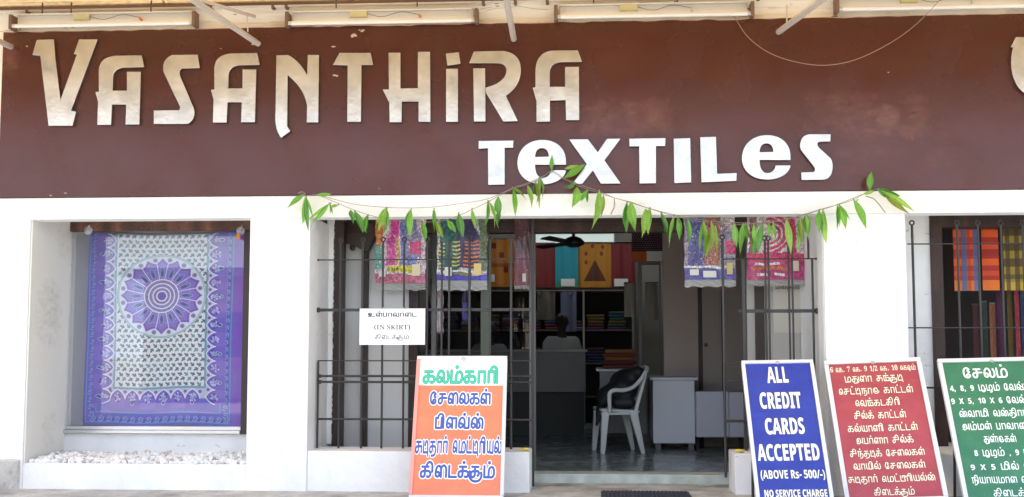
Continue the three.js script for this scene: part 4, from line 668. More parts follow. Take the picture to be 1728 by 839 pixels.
packet('packet of dark striped tops with green and orange bands', 738, 370, 822, 490, -0.8, (c, W, H) => {
  c.fillStyle = '#b4aab2'; c.fillRect(0, 0, W, H); c.fillStyle = '#1f5a58'; c.fillRect(14, 0, 120, H * 0.84); c.fillStyle = '#2c2150'; c.beginPath(); c.moveTo(120, 0); c.lineTo(200, 0); c.lineTo(262, H * 0.36); c.lineTo(262, H * 0.8); c.lineTo(120, H * 0.8); c.fill();
  c.lineWidth = 9; for (let k = 0; k < 7; k++) { const y = H * (0.38 + k * 0.063); c.strokeStyle = '#c8b84a'; c.beginPath(); c.moveTo(96, y); c.quadraticCurveTo(118, y + 6, 136, y - 3); c.moveTo(10, y + 10); c.lineTo(40, y + 14); c.stroke(); c.strokeStyle = '#c2603c'; c.lineWidth = 12; c.beginPath(); c.moveTo(168, y); c.lineTo(206, y + 3); c.moveTo(216, y + 2); c.lineTo(262, y - 12); c.stroke(); c.lineWidth = 9; }
  speck(c, W, H * 0.4, 260, ['#2a7a54', '#3a2a80', '#101838', '#5a8aa0'], 8); c.fillStyle = '#d8d8d2'; c.fillRect(0, H * 0.84, 240, H * 0.05); c.fillStyle = '#6c7040'; c.fillRect(60, H * 0.87, 150, H * 0.1); c.fillStyle = '#4038a8'; c.fillRect(0, H * 0.92, W, H * 0.08); c.fillStyle = '#5a6a50'; c.fillRect(250, 0, 50, H * 0.84);
}, { flap: 0.14, tags: [[0.16, 0.2, 12, 15], [0.74, 0.21, 13, 20, lin(0.8, 0.62, 0.25)]] });
packet('slim glossy maroon packet beside the door post', 868, 366, 893, 488, -0.8, (c, W, H) => {
  c.fillStyle = '#4a2630'; c.fillRect(0, 0, W, H); c.fillStyle = '#6a2a3e'; c.fillRect(0, H * 0.55, W, H * 0.45); speck(c, W, H, 160, ['#8a6a70', '#c8b0b4', '#2a1018', '#7a3a50'], 14);
}, { flap: 0.05, tags: [[0.55, 0.1, 6, 14, lin(0.5, 0.45, 0.44)]] });
packet('packet of blue and brown prints with two white labels', 1154, 364, 1242, 484, -0.8, (c, W, H) => {
  c.fillStyle = '#8f8698'; c.fillRect(0, 0, W, H); c.fillStyle = '#4a4a86'; c.fillRect(20, 0, 110, H * 0.78); c.fillStyle = '#9a5a48'; c.fillRect(120, 0, 90, H * 0.78); c.fillStyle = '#b8aeb0'; c.beginPath(); c.moveTo(200, 0); c.lineTo(W, 0); c.lineTo(W, H * 0.34); c.fill();
  speck(c, W, H * 0.8, 520, ['#c8c4d8', '#343468', '#a85a50', '#6a70a8', '#e0d8d0'], 9); c.fillStyle = '#c83a70'; c.fillRect(240, H * 0.4, 60, H * 0.2); c.fillStyle = '#e4e2e4'; c.fillRect(0, H * 0.79, 220, H * 0.03); c.fillStyle = '#54509a'; c.fillRect(0, H * 0.83, W, H * 0.17); speck(c, W, H, 40, ['#c0a040', '#8880c0'], 8);
}, { flap: 0.1, tags: [[0.1, 0.16, 15, 10], [0.36, 0.13, 22, 11], [0.82, 0.17, 10, 20, lin(0.6, 0.5, 0.2)]] });
packet('packet of magenta and white prints under the leaves', 1260, 362, 1358, 482, -0.8, (c, W, H) => {
  c.fillStyle = '#cfc4c6'; c.fillRect(0, 0, W, H); c.fillStyle = '#7a5a62'; c.fillRect(10, 0, 40, H * 0.6); c.strokeStyle = '#c8406c'; c.lineWidth = 16; for (const r of [60, 88, 112]) { c.beginPath(); c.arc(110, H * 0.3, r, -1.6, 1.8); c.stroke(); } c.fillStyle = '#c23a68'; c.fillRect(214, 0, 40, H * 0.62); c.fillRect(0, H * 0.6, W, H * 0.12); c.fillStyle = '#b83a78'; c.fillRect(0, H * 0.72, W, H * 0.28); c.fillStyle = '#b86a3a'; c.fillRect(20, H * 0.8, 200, H * 0.05); c.fillStyle = '#e4dcdf'; for (const [x, y] of [[40, 0.74], [120, 0.74], [50, 0.9], [140, 0.9]]) c.fillRect(x, H * y, 56, H * 0.04); speck(c, W, H * 0.6, 160, ['#f2ecec', '#a83058', '#604048'], 9);
}, { flap: 0.08, tags: [[0.78, 0.2, 11, 17, lin(0.7, 0.62, 0.5)]] });

packet('slim purple packet with a white printed strip hung low behind the grille', 727, 470, 736, 563, -1.2, (c, W, H) => { c.fillStyle = '#2a2058'; c.fillRect(0, 0, W, H * 0.45); c.fillStyle = '#5c55a8'; c.fillRect(0, H * 0.45, W, H * 0.55); speck(c, W, H, 60, ['#c8c4e8', '#1a1440'], 22); }, { flap: 0.03 });
packet('slim pink and white packet beside the slim purple one', 736.5, 478, 748, 563, -1.18, (c, W, H) => { c.fillStyle = '#d8c0c0'; c.fillRect(0, 0, W, H); c.fillStyle = '#e8e2e0'; c.fillRect(0, H * 0.3, W * 0.6, H * 0.6); speck(c, W, H, 120, ['#b07080', '#ffffff', '#705060', '#e0a040'], 26); }, { flap: 0.03 });
packet('slim violet packet hung low between the grille bars', 780, 472, 789, 546, -1.2, (c, W, H) => { c.fillStyle = '#241c4c'; c.fillRect(0, 0, W, H); c.fillStyle = '#5048a0'; c.fillRect(0, H * 0.55, W, H * 0.4); speck(c, W, H, 50, ['#c8c4e8', '#3a3080'], 26); }, { flap: 0.03 });

// ---------------------------------------------------------------- inside the shop
function hanging(name, label, category, x0, y0, x1, y1, z, tex, group, wave = 0.012, tagAt) {
  const a = at(x0, y0, z), b = at(x1, y1, z), w = b.x - a.x, h = a.y - b.y, o = thing(name, label, category, [a.x, b.y, z], group), k = rr(0, 6);
  P('fabric', clothGeo(w, h, Math.max(10, Math.round(w * 40)), 10, (u, v) => [0, 0, wave * Math.sin(u * w * 38 + k + v * 0.8) + wave * 0.5 * Math.sin(u * w * 15 + k * 2)]).translate(w / 2, h / 2, 0), phys({ color: 0xffffff, map: tex, roughness: 0.6, sheen: 0.3, sheenColor: lin(0.5, 0.45, 0.4), side: THREE.DoubleSide }), o);
  P('hanging_rod', bar(V(0, h + 0.004, 0), V(w, h + 0.004, 0), 0.008, 8), greyPost, o);
  if (tagAt) P('price_tag', box(tagAt[0] * w, tagAt[0] * w + 0.2, tagAt[1] * h, tagAt[1] * h + 0.11, 0.03, 0.033, 0.001), std(lin(0.8, 0.78, 0.74), 0.6), o);
  return o;
}
const plainTex = (base, cols, n, extra) => canvasTex(256, 256, (c, W, H) => { c.fillStyle = base; c.fillRect(0, 0, W, H); speck(c, W, H, n, cols, 6); extra?.(c, W, H); });
const BZ = RZ + 0.22, SG = 'sarees hung along the back wall';
hanging('hanging_saree', 'golden orange saree with maroon squares on the back wall', 'saree', 806, 404, 868, 484, BZ, plainTex('#b8701a', ['#c8841f', '#8a4a10'], 120, (c) => { c.fillStyle = '#6a2410'; for (const [x, y] of [[96, 20], [150, 70], [60, 110], [180, 150]]) c.fillRect(x, y, 34, 30); c.fillStyle = '#8c4a12'; c.fillRect(0, 130, 256, 20); }), SG, 0.012, [0.1, 0.1]);
hanging('hanging_saree', 'deep red saree hung beside the teal one', 'saree', 868, 411, 937, 485, BZ + 0.02, plainTex('#7a1a18', ['#8c2420', '#5a1010'], 160), SG);
hanging('hanging_saree', 'teal saree with white tag on the back wall', 'saree', 937, 413, 976, 485, BZ + 0.04, plainTex('#1f93a6', ['#2aa6b4', '#147084'], 160, (c) => { c.fillStyle = '#3f8f70'; c.fillRect(0, 226, 256, 30); }), SG, 0.012, [0.25, 0.02]);
hanging('hanging_saree', 'golden saree with a dark stepped triangle motif', 'saree', 976, 411, 1032, 485, BZ, plainTex('#bf7d16', ['#d09024', '#a86410'], 140, (c) => { c.fillStyle = '#5c2c12'; c.beginPath(); c.moveTo(128, 96); c.lineTo(40, 220); c.lineTo(216, 220); c.fill(); c.fillStyle = '#7c2e12'; for (const [x, y] of [[60, 60], [60, 110], [180, 60], [190, 20], [110, 16]]) { c.beginPath(); c.arc(x, y, 13, 0, 7); c.fill(); } }), SG);
hanging('hanging_saree', 'crimson saree with white tag at the end of the back wall', 'saree', 1032, 411, 1072, 485, BZ + 0.02, plainTex('#7c1620', ['#90202c', '#541018'], 140), SG, 0.012, [0.1, 0.02]);
const dots = (bg, dot, band, bandY) => canvasTex(256, 256, (c, W, H) => { c.fillStyle = bg; c.fillRect(0, 0, W, H); c.fillStyle = dot; for (let y = 6, r = 0; y < bandY; y += 17, r++) for (let x = 6 + (r % 2) * 9; x < W; x += 18) { c.beginPath(); c.arc(x, y, 2.7, 0, 7); c.fill(); } c.fillStyle = band; c.fillRect(0, bandY, W, H); });
hanging('hanging_saree', 'maroon dotted saree with an orange border over the inner doorway', 'saree', 1066, 388, 1126, 442, -3.9, dots('#3c1226', '#c89aa0', '#c8640f', 172), 'dotted sarees over the inner doorway', 0.008, [0.42, 0.02]);
hanging('hanging_saree', 'dark green dotted saree with a red border near the taupe partition', 'saree', 1126, 390, 1156, 440, -3.92, dots('#123a34', '#a8c0a0', '#7c1414', 160), 'dotted sarees over the inner doorway', 0.008);

{ // back cabinet with glass front and folded stock
  const o = thing('stock_cabinet', 'dark glass fronted cabinet with shelves under the sarees', 'cabinet', [0, 0, 0]);
  const x0 = X(740, BZ + 0.3), x1 = X(1068, BZ + 0.3), yT = Y(489, BZ + 0.5, 950);
  P('back_panel', box(x0, x1, FLOOR, yT, RZ + 0.12, RZ + 0.14), std(lin(0.05, 0.045, 0.045), 0.7), o);
  for (const k of [0.2, 0.45, 0.7, 1]) P('shelf', box(x0, x1, FLOOR + (yT - FLOOR) * k - 0.02, FLOOR + (yT - FLOOR) * k, RZ + 0.142, BZ + 0.42), std(lin(0.16, 0.14, 0.13), 0.5), o);
  for (let x = x0; x <= x1 + 0.01; x += (x1 - x0) / 4) P('upright', box(x - 0.015, x + 0.015, FLOOR, yT, BZ + 0.43, BZ + 0.46), std(lin(0.3, 0.3, 0.3), 0.35, { metalness: 0.7 }), o);
  for (let k = 0; k < 2; k++) { const a = x0 + (x1 - x0) / 4 * k + 0.017, b = a + (x1 - x0) / 4 - 0.034; P('pane', new THREE.BoxGeometry(b - a, yT - FLOOR - 0.1, 0.004).translate((a + b) / 2, (yT + FLOOR) / 2, BZ + 0.445), glass, o); }
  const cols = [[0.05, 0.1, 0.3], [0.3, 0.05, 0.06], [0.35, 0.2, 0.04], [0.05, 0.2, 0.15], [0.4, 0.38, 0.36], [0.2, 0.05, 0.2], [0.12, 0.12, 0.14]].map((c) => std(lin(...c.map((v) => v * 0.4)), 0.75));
  for (const k of [0.45, 0.7]) for (let x = x0 + 0.14; x < x1 - 0.1; x += 0.3) {
    const n = 3 + Math.floor(rnd() * 4), s = thing('folded_stack', 'stack of folded dark fabrics on a cabinet shelf', 'fabric stack', [x, FLOOR + (yT - FLOOR) * k + 0.0005, BZ + 0.2], 'folded fabrics in the cabinet');
    for (let i = 0; i < n; i++) P('folded_cloth', new RoundedBoxGeometry(0.24 + rr(-0.02, 0.02), 0.042, 0.28, 2, 0.018).translate(rr(-0.008, 0.008), 0.022 + i * 0.043, 0), cols[Math.floor(rnd() * 7)], s);
  }
}
for (const [x0, y0, x1, y1, c, lab] of [[946, 492, 973, 560, '#8f90b8', 'lilac grey cloth hanging in front of the cabinet'], [906, 492, 937, 540, '#8a8078', 'beige cloth hanging in front of the cabinet']]) hanging('hanging_cloth', lab, 'cloth', x0, y0, x1, y1, BZ + 0.75, plainTex(c, ['#ffffff', '#70708c'], 60), 'cloths in front of the cabinet', 0.02);
for (const [x0, x1, y1] of [[1053, 1074, 535], [1088, 1112, 540]]) hanging('hanging_cloth', 'pale garment hanging in the inner doorway', 'cloth', x0, 478, x1, y1, -4.6, plainTex('#a8a49c', ['#ffffff', '#605c58', '#b87860'], 160), 'pale garments in the inner doorway', 0.02);

{ // ceiling fan and the lit box on the back wall
  const q = at(968, 410, -3.4), fan = thing('ceiling_fan', 'dark three bladed ceiling fan inside the shop', 'fan', [q.x, q.y, -3.4]), m = std(lin(0.02, 0.018, 0.018), 0.45);
  P('motor', new THREE.LatheGeometry([[0, -0.05], [0.05, -0.048], [0.11, -0.02], [0.12, 0.01], [0.08, 0.05], [0.03, 0.07], [0, 0.07]].map(([x, y]) => new THREE.Vector2(x, y)), 24), m, fan);
  P('rod', bar(V(0, 0.06, 0), V(0, CEIL - q.y, 0), 0.018), m, fan); P('canopy', new THREE.CylinderGeometry(0.05, 0.035, 0.08, 18).translate(0, CEIL - q.y - 0.04, 0), m, fan);
  for (let k = 0; k < 3; k++) { const sh = new THREE.Shape([[0.1, -0.03], [0.2, -0.06], [0.68, -0.075], [0.72, -0.03], [0.7, 0.05], [0.2, 0.045], [0.1, 0.03]].map(([x, y]) => new THREE.Vector2(x, y))); const b = P('blade', new THREE.ExtrudeGeometry(sh, { depth: 0.006, bevelEnabled: false }).rotateX(-Math.PI / 2 + 0.2), m, fan); b.rotation.y = 0.12 + k * 2.094; }
  const a = at(899, 396, RZ + 0.14), b = at(1036, 410, RZ + 0.14), w = b.x - a.x, h = a.y - b.y, l = thing('light_box', 'long pale lit light box high on the back wall', 'lamp', [a.x, b.y, RZ + 0.101]);
  P('casing', box(-0.03, w + 0.03, -0.03, h + 0.03, 0, 0.05), std(lin(0.3, 0.32, 0.32), 0.5), l);
  P('diffuser', box(0, w, 0, h, 0.051, 0.056, 0.001), std(lin(0.6, 0.68, 0.66), 0.5, { emissive: lin(0.62, 0.72, 0.68), emissiveIntensity: 0.12 }), l);
  const ra = new THREE.RectAreaLight(lin(0.86, 1, 0.95), 0.5, w, h); ra.position.set(a.x + w / 2, b.y + h / 2, RZ + 0.17); ra.lookAt(a.x + w / 2, b.y + h / 2, 0); scene.add(ra); ra.name = 'light_box_glow';
  for (const x of [-0.9, 0.5]) {            // ceiling tubes that light the stock along the back wall
    const t = thing('ceiling_tube', 'lit white tube lamp on the shop ceiling near the back wall', 'lamp', [x, CEIL - 0.06, -6.9], 'ceiling tubes inside the shop');
    P('batten', box(-0.6, 0.6, 0.02, 0.06, -0.03, 0.03), std(lin(0.6, 0.6, 0.6), 0.5), t); P('tube', bar(V(-0.58, 0, 0), V(0.58, 0, 0), 0.014, 12), std(lin(0.8, 0.8, 0.8), 0.4, { emissive: lin(0.9, 1, 1), emissiveIntensity: 2 }), t);
    const l = new THREE.RectAreaLight(lin(0.92, 1, 1), 5.5, 1.16, 0.03); l.position.set(x, CEIL - 0.08, -6.9); l.lookAt(x, 0.9, -7.9); l.name = 'ceiling_tube_glow'; scene.add(l);
  }
}
{ // counter along the back, low return towards the door
  const white = std(lin(0.18, 0.18, 0.18), 0.45), o = thing('sales_counter', 'long white fronted sales counter across the back of the shop', 'counter');
  const z = -5.0, x0 = RX0 + 0.02, x1 = X(988, z), yT = Y(590, z, 930), yM = Y(662, z, 930);
  P('top', box(x0, x1 + 0.02, yT - 0.03, yT, z - 0.55, z + 0.03), std(lin(0.3, 0.3, 0.3), 0.3), o); P('front_panel', box(x0, x1, yM, yT - 0.031, z - 0.02, z, 0.003), white, o); P('plinth', box(x0, x1 - 0.02, FLOOR, yM - 0.002, z - 0.45, z - 0.1), std(lin(0.075, 0.08, 0.075), 0.8), o);
  const r = thing('return_counter', 'low white counter end piled with cloth behind the chair', 'counter'), zr = -3.7, a = X(1012, zr), b = X(1090, zr), t = Y(623, zr, 1050);
  P('top', box(a - 0.04, b + 0.02, t - 0.025, t, -4.9, zr + 0.03), std(lin(0.6, 0.6, 0.6), 0.35), r); P('end_panel', box(a, b, FLOOR + 0.13, t - 0.026, zr - 0.02, zr, 0.003), white, r); P('side_panel', box(a, a + 0.02, FLOOR + 0.13, t - 0.026, -4.9, zr - 0.021, 0.003), white, r);
  for (const [x, zz] of [[a + 0.05, zr - 0.06], [b - 0.05, zr - 0.06], [a + 0.05, -4.8], [b - 0.05, -4.8]]) P('foot', box(x - 0.025, x + 0.025, FLOOR, FLOOR + 0.129, zz - 0.025, zz + 0.025), greyPost, r);
  const q = at(1045, 620, -4.2), pile = thing('fabric_pile', 'pile of folded red and orange cloths on the low counter', 'fabric pile', [q.x, t, -4.2]);
  [[0.16, 0.04, 0.03], [0.12, 0.03, 0.04], [0.3, 0.1, 0.03], [0.2, 0.05, 0.03], [0.28, 0.13, 0.05]].forEach((c, i) => P('folded_cloth', new RoundedBoxGeometry(0.36 + rr(-0.03, 0.03), 0.042, 0.3, 2, 0.018).translate(rr(-0.015, 0.015), 0.022 + i * 0.043, 0), std(lin(...c), 0.8), pile));
}
{ // taupe partition with panelled door, dark inner doorway
  const o = thing('inner_partition', 'taupe timber partition with narrow panels inside the shop', 'partition'), tp = std(lin(0.44, 0.36, 0.32), 0.5, { bumpMap: rep(bumpFine, 1), bumpScale: 0.002 });
  P('panel', box(X(1120, -3.7), X(1181, -3.7), FLOOR, CEIL, -3.76, -3.72), tp, o);
  P('panel', box(X(1182, -3.6), RX1 - 0.01, FLOOR, CEIL, -3.66, -3.62), std(lin(0.34, 0.29, 0.26), 0.5), o);
  P('edge_post', box(X(1180, -3.6), X(1186, -3.6), FLOOR, CEIL, -3.72, -3.615), darkWood, o); P('edge_post', box(X(1218, -3.6), X(1222, -3.6), FLOOR, CEIL, -3.618, -3.6), darkWood, o);
  P('knob', new THREE.SphereGeometry(0.022, 12, 8).translate(at(1192, 582, -3.58).x, at(1192, 582, -3.58).y, -3.6), greyPost, o);
  const d = thing('inner_door_frame', 'grey metal frame of the dark inner doorway', 'door frame'); const x0 = X(1078, -4.3), x1 = X(1116, -4.3), yt = Y(447, -4.3, 1100);
  P('frame_post', box(x0, x0 + 0.04, FLOOR, yt, -4.34, -4.3), std(lin(0.2, 0.21, 0.21), 0.5), d); P('frame_post', box(x1 - 0.015, x1, FLOOR, yt, -4.34, -4.3), std(lin(0.2, 0.21, 0.21), 0.5), d); P('frame_head', box(x0, x1, yt, yt + 0.09, -4.34, -4.3), std(lin(0.2, 0.21, 0.21), 0.5), d);
}
{ // white desk end-on
  const z = onGround(1135, 760, FLOOR).z, a = X(1101, z), b = X(1171, z), t = at(1135, 637, z).y, lam = std(lin(0.66, 0.68, 0.72), 0.4), o = thing('white_desk', 'white laminate desk standing beside the plastic chair', 'desk', [0, 0, 0]);
  P('top', box(a - 0.03, b + 0.035, t - 0.028, t, z - 1.1, z + 0.03, 0.004), lam, o); P('end_panel', box(a, b, FLOOR + 0.07, t - 0.029, z - 0.02, z, 0.003), lam, o); P('side_panel', box(a, a + 0.018, FLOOR + 0.07, t - 0.029, z - 1.05, z - 0.021, 0.003), lam, o); P('end_panel', box(a, b, FLOOR + 0.07, t - 0.029, z - 1.07, z - 1.051, 0.003), lam, o);
  for (const [x, zz] of [[a + 0.05, z - 0.04], [b - 0.04, z - 0.04], [a + 0.05, z - 1.0], [b - 0.04, z - 1.0]]) P('foot', box(x - 0.03, x + 0.03, FLOOR, FLOOR + 0.069, zz - 0.03, zz + 0.03), greyPost, o);
  const z2 = z + 0.2, c = thing('side_cabinet', 'lilac white low cabinet hung between desk and entrance grille', 'cabinet'); P('front', box(X(1174, z2), X(1228, z2), at(1200, 738, z2).y, at(1200, 661, z2).y, z2 - 0.03, z2, 0.003), std(lin(0.56, 0.55, 0.62), 0.4), c);
  P('front', box(X(1229, z2), X(1262, z2), at(1240, 738, z2).y, at(1240, 662, z2).y, z2 - 0.03, z2, 0.003), std(lin(0.56, 0.55, 0.62), 0.4), c); P('carcass', box(X(1174, z2), X(1262, z2), at(1200, 738, z2).y, at(1200, 662, z2).y, z2 - 0.4, z2 - 0.031, 0.003), std(lin(0.4, 0.4, 0.42), 0.5), c);
  for (const px of [1180, 1255]) P('leg', box(X(px, z2) - 0.02, X(px, z2) + 0.02, FLOOR, at(1200, 738, z2).y - 0.001, z2 - 0.38, z2 - 0.34), darkWood, c);
}

// ---------------------------------------------------------------- plastic armchair with a black jacket
function taper(p, q, w0, d0, w1, d1) {
  const y = q.clone().sub(p).normalize(), x = V(1, 0, 0).addScaledVector(y, -y.x).normalize(), z = x.clone().cross(y), g = new RoundedBoxGeometry(1, 1, 1, 2, 0.14), P0 = g.attributes.position;
  for (let i = 0; i < P0.count; i++) { const t = P0.getY(i) + 0.5, c = p.clone().lerp(q, t).addScaledVector(x, P0.getX(i) * (w0 + (w1 - w0) * t)).addScaledVector(z, P0.getZ(i) * (d0 + (d1 - d0) * t)); P0.setXYZ(i, c.x, c.y, c.z); }
  g.computeVertexNormals(); return g;
}
const chairAt = onGround(1043, 766, FLOOR);
{
  const o = thing('plastic_armchair', 'white moulded plastic armchair inside the doorway', 'chair', [chairAt.x, FLOOR, chairAt.z - 0.2]), m = phys({ color: lin(0.62, 0.63, 0.6), roughness: 0.35, bumpMap: rep(bumpFine, 0.5), bumpScale: 0.002 });
  o.rotation.y = 0.18;
  for (const z of [0.24, -0.24]) {
    P('leg', taper(V(-0.2, 0, z * 0.98), V(-0.165, 0.42, z * 0.9), 0.045, 0.04, 0.075, 0.05), m, o);
    P('leg', taper(V(0.21, 0, z * 0.98), V(0.115, 0.43, z * 0.88), 0.04, 0.04, 0.085, 0.05), m, o);
    const arm = P('armrest', tube([V(-0.125, 0.42, z), V(-0.13, 0.52, z * 1.04), V(-0.125, 0.605, z * 1.08), V(-0.09, 0.63, z * 1.09), V(0.02, 0.632, z * 1.08), V(0.11, 0.66, z * 1.02), V(0.19, 0.73, z * 0.94), V(0.25, 0.81, z * 0.82)], 0.021, 40, 8), m, o);
    P('back_stile', taper(V(0.14, 0.41, z * 0.85), V(0.27, 0.83, z * 0.7), 0.035, 0.04, 0.03, 0.035), m, o);
  }
  P('seat', new RoundedBoxGeometry(0.4, 0.03, 0.44, 3, 0.014).rotateZ(-0.05).translate(-0.015, 0.425, 0), m, o); P('seat_apron', box(-0.21, 0.17, 0.385, 0.41, 0.205, 0.222), m, o); P('seat_apron', box(-0.21, 0.17, 0.385, 0.41, -0.222, -0.205), m, o);
  for (let k = -3; k <= 3; k++) P('back_slat', taper(V(0.16, 0.46, k * 0.045), V(0.265, 0.8, k * 0.042), 0.012, 0.026, 0.012, 0.024), m, o);
  P('back_top', tube([V(0.262, 0.81, 0.19), V(0.285, 0.842, 0.12), V(0.292, 0.852, 0), V(0.285, 0.842, -0.12), V(0.262, 0.81, -0.19)], 0.022, 24, 8), m, o);
}
function field(res, half, centre, f, mat) {   // mesh of a distance field
  const mc = new MarchingCubes(res, darkWood, false, false, 120000); mc.isolation = 0; mc.reset();
  for (let z = 0; z < res; z++) for (let y = 0; y < res; y++) for (let x = 0; x < res; x++) mc.field[x + y * res + z * res * res] = -f((x / res * 2 - 1) * half + centre.x, (y / res * 2 - 1) * half + centre.y, (z / res * 2 - 1) * half + centre.z);
  mc.update(); const n = mc.count, g = new THREE.BufferGeometry();
  const pos = mc.positionArray.slice(0, n * 3), nor = mc.normalArray.slice(0, n * 3);
  for (let i = 0; i < n; i++) { pos[i * 3] = pos[i * 3] * half + centre.x; pos[i * 3 + 1] = pos[i * 3 + 1] * half + centre.y; pos[i * 3 + 2] = pos[i * 3 + 2] * half + centre.z; }
  g.setAttribute('position', new THREE.BufferAttribute(pos, 3)); g.setAttribute('normal', new THREE.BufferAttribute(nor, 3)); return g;
}
const smin = (a, b, k) => { const h = Math.max(k - Math.abs(a - b), 0) / k; return Math.min(a, b) - h * h * k * 0.25; };
const caps = (x, y, z, a, b, r0, r1) => { const bx = b[0] - a[0], by = b[1] - a[1], bz = b[2] - a[2], px = x - a[0], py = y - a[1], pz = z - a[2], t = Math.max(0, Math.min(1, (px * bx + py * by + pz * bz) / (bx * bx + by * by + bz * bz))); return Math.hypot(px - bx * t, py - by * t, pz - bz * t) - (r0 + (r1 - r0) * t); };
{
  const f = (x, y, z) => {
    let d = caps(x, y, z, [-0.1, 0.56, -0.05], [0.06, 0.62, 0.02], 0.1, 0.12); d = smin(d, caps(x, y, z, [0.08, 0.66, 0], [0.24, 0.8, -0.05], 0.11, 0.055), 0.1); d = smin(d, caps(x, y, z, [0.05, 0.72, -0.1], [0.2, 0.8, 0.08], 0.09, 0.06), 0.1);
    d = smin(d, caps(x, y, z, [-0.16, 0.5, 0.02], [-0.19, 0.4, 0.1], 0.06, 0.03), 0.06); d = smin(d, caps(x, y, z, [-0.19, 0.42, 0.1], [-0.24, 0.28, 0.13], 0.03, 0.014), 0.05); d = smin(d, caps(x, y, z, [-0.02, 0.5, 0.1], [0.1, 0.5, 0.12], 0.06, 0.06), 0.06);
    return d + 0.007 * Math.sin(x * 20 + y * 16) * Math.sin(z * 18 + y * 7);
  };
  const j = mesh('black_jacket', field(64, 0.42, V(0, 0.56, 0), f, null), std(lin(0.008, 0.008, 0.01), 0.6)); j.position.set(chairAt.x, FLOOR, chairAt.z - 0.2); j.rotation.y = 0.18; tag(j, 'black jacket thrown over the white plastic armchair', 'jacket');
}
// shopkeepers seated behind the counter
function seated(label, px, py, z, shirtCol, turn, armY) {
  const q = at(px, py, z), base = q.y - 1.3, o = thing('person', label, 'person', [q.x, base, z]); o.rotation.y = turn;
  const torso = (x, y, z2, g) => { let d = caps(x, y, z2, [0, 0.62, 0], [0, 0.86, 0.01], 0.135 + g, 0.14 + g); d = smin(d, caps(x, y, z2, [-0.11, 1.02, 0], [0.11, 1.02, 0], 0.085 + g, 0.085 + g), 0.14); for (const s of [-1, 1]) d = smin(d, caps(x, y, z2, [s * 0.165, 1.03, 0], [s * 0.235, 0.78, 0.05], 0.058 + g, 0.046 + g), 0.05); return d; };
  const body = (x, y, z2) => {
    let d = torso(x, y, z2, 0);
    d = smin(d, caps(x, y, z2, [0, 1.06, 0], [0, 1.18, 0.02], 0.056, 0.05), 0.05); d = smin(d, Math.hypot(x / 0.074, (y - 1.29) / 0.105, (z2 - 0.02) / 0.09) * 0.08 - 0.08, 0.03);
    d = smin(d, caps(x, y, z2, [0, 1.285, 0.105], [0, 1.262, 0.118], 0.013, 0.016), 0.02); for (const s of [-1, 1]) { d = smin(d, caps(x, y, z2, [s * 0.076, 1.3, 0.01], [s * 0.08, 1.27, 0.01], 0.014, 0.012), 0.012);
      d = smin(d, caps(x, y, z2, [s * 0.235, 0.78, 0.05], [s * 0.14, armY, 0.26], 0.043, 0.03), 0.04); d = smin(d, caps(x, y, z2, [s * 0.13, armY, 0.27], [s * 0.09, armY - 0.01, 0.36], 0.03, 0.018), 0.03);
      d = smin(d, caps(x, y, z2, [s * 0.1, 0.55, 0], [s * 0.13, 0.52, 0.4], 0.088, 0.068), 0.08); d = smin(d, caps(x, y, z2, [s * 0.13, 0.52, 0.4], [s * 0.13, 0.1, 0.38], 0.06, 0.04), 0.05); d = smin(d, caps(x, y, z2, [s * 0.13, 0.05, 0.36], [s * 0.14, 0.03, 0.52], 0.04, 0.03), 0.04); }
    return d;
  };
  P('body', field(88, 0.74, V(0, 0.72, 0.1), body, null), std(lin(0.07, 0.04, 0.028), 0.55), o);
  P('shirt', field(64, 0.36, V(0, 0.82, 0), (x, y, z2) => Math.max(torso(x, y, z2, 0.012) + 0.004 * Math.sin(y * 46 + x * 18), y - 1.115), null), std(shirtCol, 0.85), o);
  P('hair', new THREE.SphereGeometry(0.088, 20, 14, 0, 6.283, 0, 1.95).scale(0.98, 1.25, 1.1).rotateX(-0.35).translate(0, 1.3, 0.0), std(lin(0.008, 0.007, 0.007), 0.5), o);
  const st = thing('stool', 'plain stool under ' + label.split(' ').slice(0, 5).join(' '), 'stool', [q.x, FLOOR, z]); P('seat', new THREE.CylinderGeometry(0.19, 0.19, 0.05, 20).translate(0, base + 0.43 - FLOOR, 0), darkWood, st); for (let k = 0; k < 4; k++) { const a = k * 1.571 + 0.78; P('leg', bar(V(Math.cos(a) * 0.18, 0, Math.sin(a) * 0.18), V(Math.cos(a) * 0.12, base + 0.41 - FLOOR, Math.sin(a) * 0.12), 0.016), darkWood, st); }
}
seated('person in a white shirt seated behind the counter', 948, 543, -5.85, lin(0.75, 0.75, 0.78), 0.1, 0.8);
seated('person in a grey shirt seated behind the counter', 826, 556, -6.0, lin(0.32, 0.34, 0.35), 0.35, 0.82);

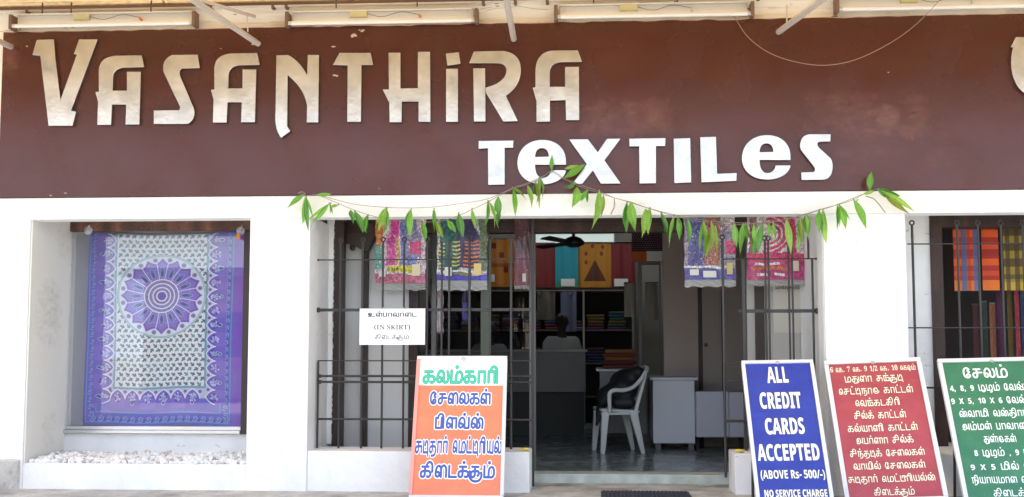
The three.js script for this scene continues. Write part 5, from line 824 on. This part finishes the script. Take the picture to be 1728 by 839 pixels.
// ---------------------------------------------------------------- second show window: checked cloths and hung garments
{
  const check = (bg, rows, colsV) => canvasTex(256, 256, (c, W, H) => { c.fillStyle = bg; c.fillRect(0, 0, W, H); for (const [y, h, col, a] of rows) { c.globalAlpha = a; c.fillStyle = col; c.fillRect(0, y, W, h); } for (const [x, w, col, a] of colsV) { c.globalAlpha = a; c.fillStyle = col; c.fillRect(x, 0, w, H); } c.globalAlpha = 1; });
  const orangeRows = [[8, 30, '#f0661a', 0.9], [60, 26, '#e8581a', 0.8], [90, 24, '#a02018', 0.8], [126, 28, '#f0661a', 0.9], [176, 20, '#e0501a', 0.8], [214, 42, '#ee7a22', 0.95]];
  const Gp = 'checked cloths in the second show window', z = -1.12;
  hanging('checked_cloth', 'orange checked cloth with blue stripes behind the grille', 'cloth', 1608, 385, 1655, 491, z, check('#b8341c', orangeRows, [[20, 40, '#d88a20', 0.35], [76, 52, '#3c70b4', 0.75], [196, 46, '#3c70b4', 0.75], [130, 36, '#a82c14', 0.5]]), Gp, 0.006);
  hanging('checked_cloth', 'red and orange striped cloth beside the blue striped one', 'cloth', 1656, 385, 1688, 490, z + 0.02, check('#b42a1a', orangeRows, []), Gp, 0.006);
  hanging('checked_cloth', 'mustard and black checked cloth behind the grille', 'cloth', 1692, 386, 1728, 490, z, check('#a08a24', [[0, 30, '#2c2418', 0.6], [62, 30, '#2c2418', 0.6], [124, 34, '#2c2418', 0.6], [190, 20, '#40381c', 0.6], [222, 34, '#c8a830', 0.9]], [[30, 60, '#3a2418', 0.6], [150, 60, '#3a2418', 0.6]]), Gp, 0.006);
  hanging('checked_cloth', 'red checked cloth at the far side of the second show window', 'cloth', 1736, 386, 1800, 490, z, check('#8a2020', [[0, 30, '#d88a20', 0.5], [90, 30, '#d88a20', 0.5], [180, 30, '#d88a20', 0.5]], [[40, 50, '#203a70', 0.5], [160, 50, '#203a70', 0.5]]), Gp, 0.006);
  const cols = [['#5a2a30', '#9a6a50'], ['#2c3a30', '#7a8a4a'], ['#7a4428', '#d89a40'], ['#5a2a4c', '#b05a7a'], ['#6c5420', '#d0b04a'], ['#8a1a2c', '#f0d8d8'], ['#3a527a', '#b0c4d8'], ['#9a2024', '#f0a080']];
  for (let k = 0; k < 8; k++) hanging('hung_garment', ['dark wine', 'dark green', 'rust brown', 'plum', 'olive gold', 'red dotted', 'slate blue', 'scarlet'][k] + ' patterned garment hung low in the second show window', 'garment', 1640 + k * 14 + rr(-2, 2), 486 + rr(0, 30), 1658 + k * 14, 720, -1.4 + (k % 3) * 0.08, plainTex(cols[k][0], [cols[k][1], cols[k][0], '#000000'], 340), 'garments hung in the second show window', 0.016);
}

// ---------------------------------------------------------------- small things on the ground and the low walls
for (const [px, py, top, lab] of [[884, 757, LOW1, 'yellow marigold on the low wall by the orange board'], [1247, 763, LOW2, 'yellow marigold on the low wall by the blue board']]) {
  const q = at(px, py, -0.06), o = thing('marigold', lab, 'flower', [q.x, top, -0.06]), m = std(lin(0.85, 0.66, 0.03), 0.7);
  for (let k = 0; k < 16; k++) { const a = k * 2.4, r = 0.006 + k * 0.0011; P('petal', new THREE.SphereGeometry(0.008, 7, 5).scale(1.2, 0.8, 1.2).translate(Math.cos(a) * r * 1.3, 0.014 + 0.01 * Math.cos(r * 60), Math.sin(a) * r), m, o); }
  P('stem', bar(V(0.01, 0.006, 0), V(0.04, 0.004, 0.012), 0.003, 6), std(lin(0.12, 0.2, 0.05), 0.8), o);
}
{
  const a = onGround(1014, 827.5, 0.012), b = onGround(1162, 829, 0.012), o = thing('doormat', 'dark blue grey ribbed rubber doormat before the entrance step', 'mat', [0, 0, 0]), m = std(lin(0.035, 0.04, 0.055), 0.75);
  const z0 = (a.z + b.z) / 2; P('backing', box(a.x, b.x, 0.001, 0.008, z0, z0 + 0.55, 0.003), m, o);
  const gs = []; for (let z = z0 + 0.012; z < z0 + 0.54; z += 0.022) for (let x = a.x + 0.015; x < b.x - 0.02; x += 0.03) gs.push(box(x, x + 0.02, 0.0085, 0.014, z, z + 0.013, 0)); const r = P('ribs', merge(gs), m, o); r.userData.kind = 'stuff';
}

renderer.render(scene, camera);
